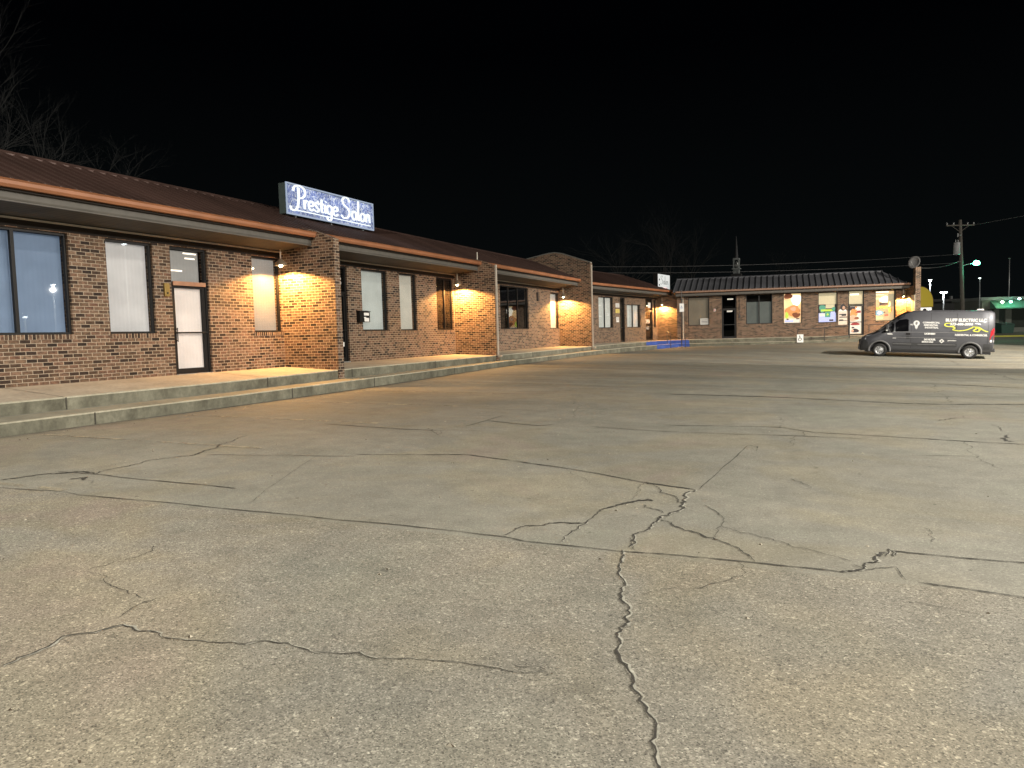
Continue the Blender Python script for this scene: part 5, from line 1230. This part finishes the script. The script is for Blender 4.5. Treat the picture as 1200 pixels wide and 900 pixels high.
for k, (u, e) in enumerate(((1.55, (.7, 1, .6)), (2.55, (.3, 1, .7)), (3.55, (.3, 1, .75)))):
    lp = thing('shop_lamp', FG(u, 1.6, 3.9 + .35 * (k == 2)), ('yellow-green floodlight on the distant shop, leftmost of three', 'green floodlight on the distant shop, middle of three', 'green floodlight on the distant shop, topmost and rightmost of three')[k], 'floodlight', 'floodlights on the distant shop')
    c_ = FG(u, 1.5, 3.9 + .35 * (k == 2)); m = MB(); m.lathe(c_, (0, 0, 1), [(0, -.14), (.13, -.08), (.16, .02), (.08, .1), (0, .12)], 12); m.build('lens', emit('flood_%d' % k, e, 30), lp, True)
    m = MB(); m.tube(c_, FG(u, .3, c_[2] + .1), .03); m.build('arm', M['metal'], lp)
    point('flood_light', (c_[0], c_[1], c_[2] - .05), 40, (.45, 1, .3) if k == 0 else (.05, 1, .5), lp)
r = thing('trash_bin', (16.8, 98, gz(16.8, 98)), 'green dumpster in front of the distant shop', 'dumpster')
bz = gz(16.8, 98); FD = frame((16.2, 98), math.radians(66))
m = MB(); m.hexa([FD(0, 0, bz), FD(1.3, 0, bz), FD(1.3, -1, bz), FD(0, -1, bz), FD(-.1, .1, bz + 1.0), FD(1.4, .1, bz + 1.0), FD(1.4, -1.1, bz + 1.15), FD(-.1, -1.1, bz + 1.15)]); m.build('bin', plain('dumpster_green', (.05, .12, .09), .6), r)
m = MB(); m.hexa([FD(-.12, .12, bz + 1.0), FD(1.42, .12, bz + 1.0), FD(1.42, -1.12, bz + 1.15), FD(-.12, -1.12, bz + 1.15), FD(-.12, .12, bz + 1.04), FD(1.42, .12, bz + 1.04), FD(1.42, -1.12, bz + 1.2), FD(-.12, -1.12, bz + 1.2)]); m.build('lid', plain('lid_dark', (.04, .05, .05), .6), r)
r = thing('distant_building', (15, 130, .2), 'dark low building beyond the utility pole', 'building')
FZ = frame((9, 126), math.radians(66)); dm = plain('dark_siding', (.03, .032, .03), .8)
m = MB(); m.box(FZ, 0, 11.5, -8, 0, .0, 4.8); m.build('wall', dm, r)
m = MB(); m.box(FZ, -.3, 11.8, -8.2, .3, 4.8, 5.15); m.build('roof', plain('dark_roof', (.05, .052, .05), .7), r)
for u in (5.6, 6.8):
    m = MB(); m.tube(FZ(u, -1, 5.15), FZ(u, -1, 5.6), .25); m.build('roof_vent', M['metal'], r)
m = MB()
for k in range(3): m.box(FZ, 1 + 3.4 * k, 3.2 + 3.4 * k, .01, .03, 1.2, 3.2)
m.build('window', plain('dim_glass_b', (.02, .022, .02), .1), r)
# verge with yellow kerb
mv = MB(); pa, pb = (11.3, 82.5), (42, 96)
ribbon(mv, [pa, pb], [2.5, 2.5], .02, 0, 1.5); structure(mv.build('grass_verge', plain('night_grass', (.035, .05, .015), .9, 0, .5, 3)), label='dark grass verge behind the van')
mv = MB()
for k in range(16):
    a = (pa[0] + (pb[0] - pa[0]) * k / 16 + .55, pa[1] + (pb[1] - pa[1]) * k / 16 - 1.25); b = (pa[0] + (pb[0] - pa[0]) * (k + 1) / 16 + .55, pa[1] + (pb[1] - pa[1]) * (k + 1) / 16 - 1.25)
    za, zb = gz(*a), gz(*b); mv.hexa([(a[0], a[1], za - .05), (b[0], b[1], zb - .05), (b[0] - .1, b[1] + .25, zb - .05), (a[0] - .1, a[1] + .25, za - .05), (a[0], a[1], za + .15), (b[0], b[1], zb + .15), (b[0] - .1, b[1] + .25, zb + .15), (a[0] - .1, a[1] + .25, za + .15)])
structure(mv.build('yellow_kerb', plain('yellow_kerb_paint', (.55, .5, .08), .7)), label='yellow painted kerb behind the van')

# ------------------------------------------------------------------ lot lighting outside the frame: mirrored lamp posts, a flood, and added fill lights
lot_lamp((25, 36.1, gz(25, 36.1)), (25, 36.1, 6.3), 'lot lamp post right of the van', white_l, 60, 1, 1, name='lot_lamp')
KEY = (1.0, .94, .84)
lot_lamp((15.9, 35.3, gz(15.9, 35.3)), (15.9, 35.3, 8.6), 'tall lot lamp post across the lot, mirrored in the second window', white_l, 14, 0, 2, name='lot_lamp')
lot_lamp((15.9, 28.2, gz(15.9, 28.2)), (15.9, 28.2, 3.5), 'short lamp post across the lot, mirrored in the wide blue window', white_l, 14, 0, 1, name='lot_lamp')
L = bpy.data.lights.new('flood_light', 'SPOT'); L.energy = 30000; L.color = (1, .90, .78); L.spot_size = math.radians(94); L.spot_blend = .3; L.shadow_soft_size = .15
o = bpy.data.objects.new('flood_light', L); col.objects.link(o); o.location = (17, 41.5, 9.5); o.rotation_euler = (Vector((17, 41.5, 9.5)) - Vector((2.5, 47, 0))).to_track_quat('Z', 'Y').to_euler()
point('unseen_lot_light', (24.9, 36.0, 5.9), 1500, (1.0, .95, .9), None, .05)
for q, pw in (((7, -5, 10), 6800), ((-6, -7, 10), 4500), ((-9.3, 1.2, 10), 1800), ((11, 8, 9.5), 10500), ((14, 22, 9.5), 15500)): point('unseen_lot_light', q, pw, KEY, None, .12)  # added fill lights without posts, to brighten lot and walls

# ------------------------------------------------------------------ sun (added stand-in for lot lamps, lights everything evenly), sky, camera
S = bpy.data.lights.new('night_fill_sun', 'SUN'); S.energy = 1.15; S.angle = math.radians(1.2); S.color = (1, .94, .84)
so = bpy.data.objects.new('night_fill_sun', S); col.objects.link(so)
sd = Vector((1, -.10, .5)).normalized(); so.rotation_euler = sd.to_track_quat('Z', 'Y').to_euler(); so.location = (20, -10, 20)
wd = bpy.data.worlds.new('World'); scn.world = wd; wd.use_nodes = True
nt = wd.node_tree; bg = nt.nodes['Background']
tc = nt.nodes.new('ShaderNodeTexCoord'); sx = nt.nodes.new('ShaderNodeSeparateXYZ'); nt.links.new(tc.outputs['Generated'], sx.inputs[0])
rp = nt.nodes.new('ShaderNodeValToRGB'); nt.links.new(sx.outputs[2], rp.inputs[0]); e = rp.color_ramp.elements
e[0].position = 0; e[0].color = (.0028, .0038, .0040, 1); e[1].position = .35; e[1].color = (.0003, .0004, .0007, 1)
nt.links.new(rp.outputs[0], bg.inputs[0]); bg.inputs[1].default_value = 1.0

cam = bpy.data.cameras.new('camera'); co = bpy.data.objects.new('camera', cam); col.objects.link(co); scn.camera = co
cam.sensor_fit = 'HORIZONTAL'; cam.sensor_width = 36; cam.lens = FPX / 1200 * 36; cam.clip_end = 2000; cam.clip_start = .05
R3 = Matrix(((CR[0], CU[0], -CF[0]), (CR[1], CU[1], -CF[1]), (CR[2], CU[2], -CF[2])))
co.matrix_world = Matrix.Translation((0, 0, EYE)) @ R3.to_4x4()
vs = scn.view_settings; vs.view_transform = 'Standard'; vs.look = 'None'; vs.exposure = 0; vs.gamma = 1
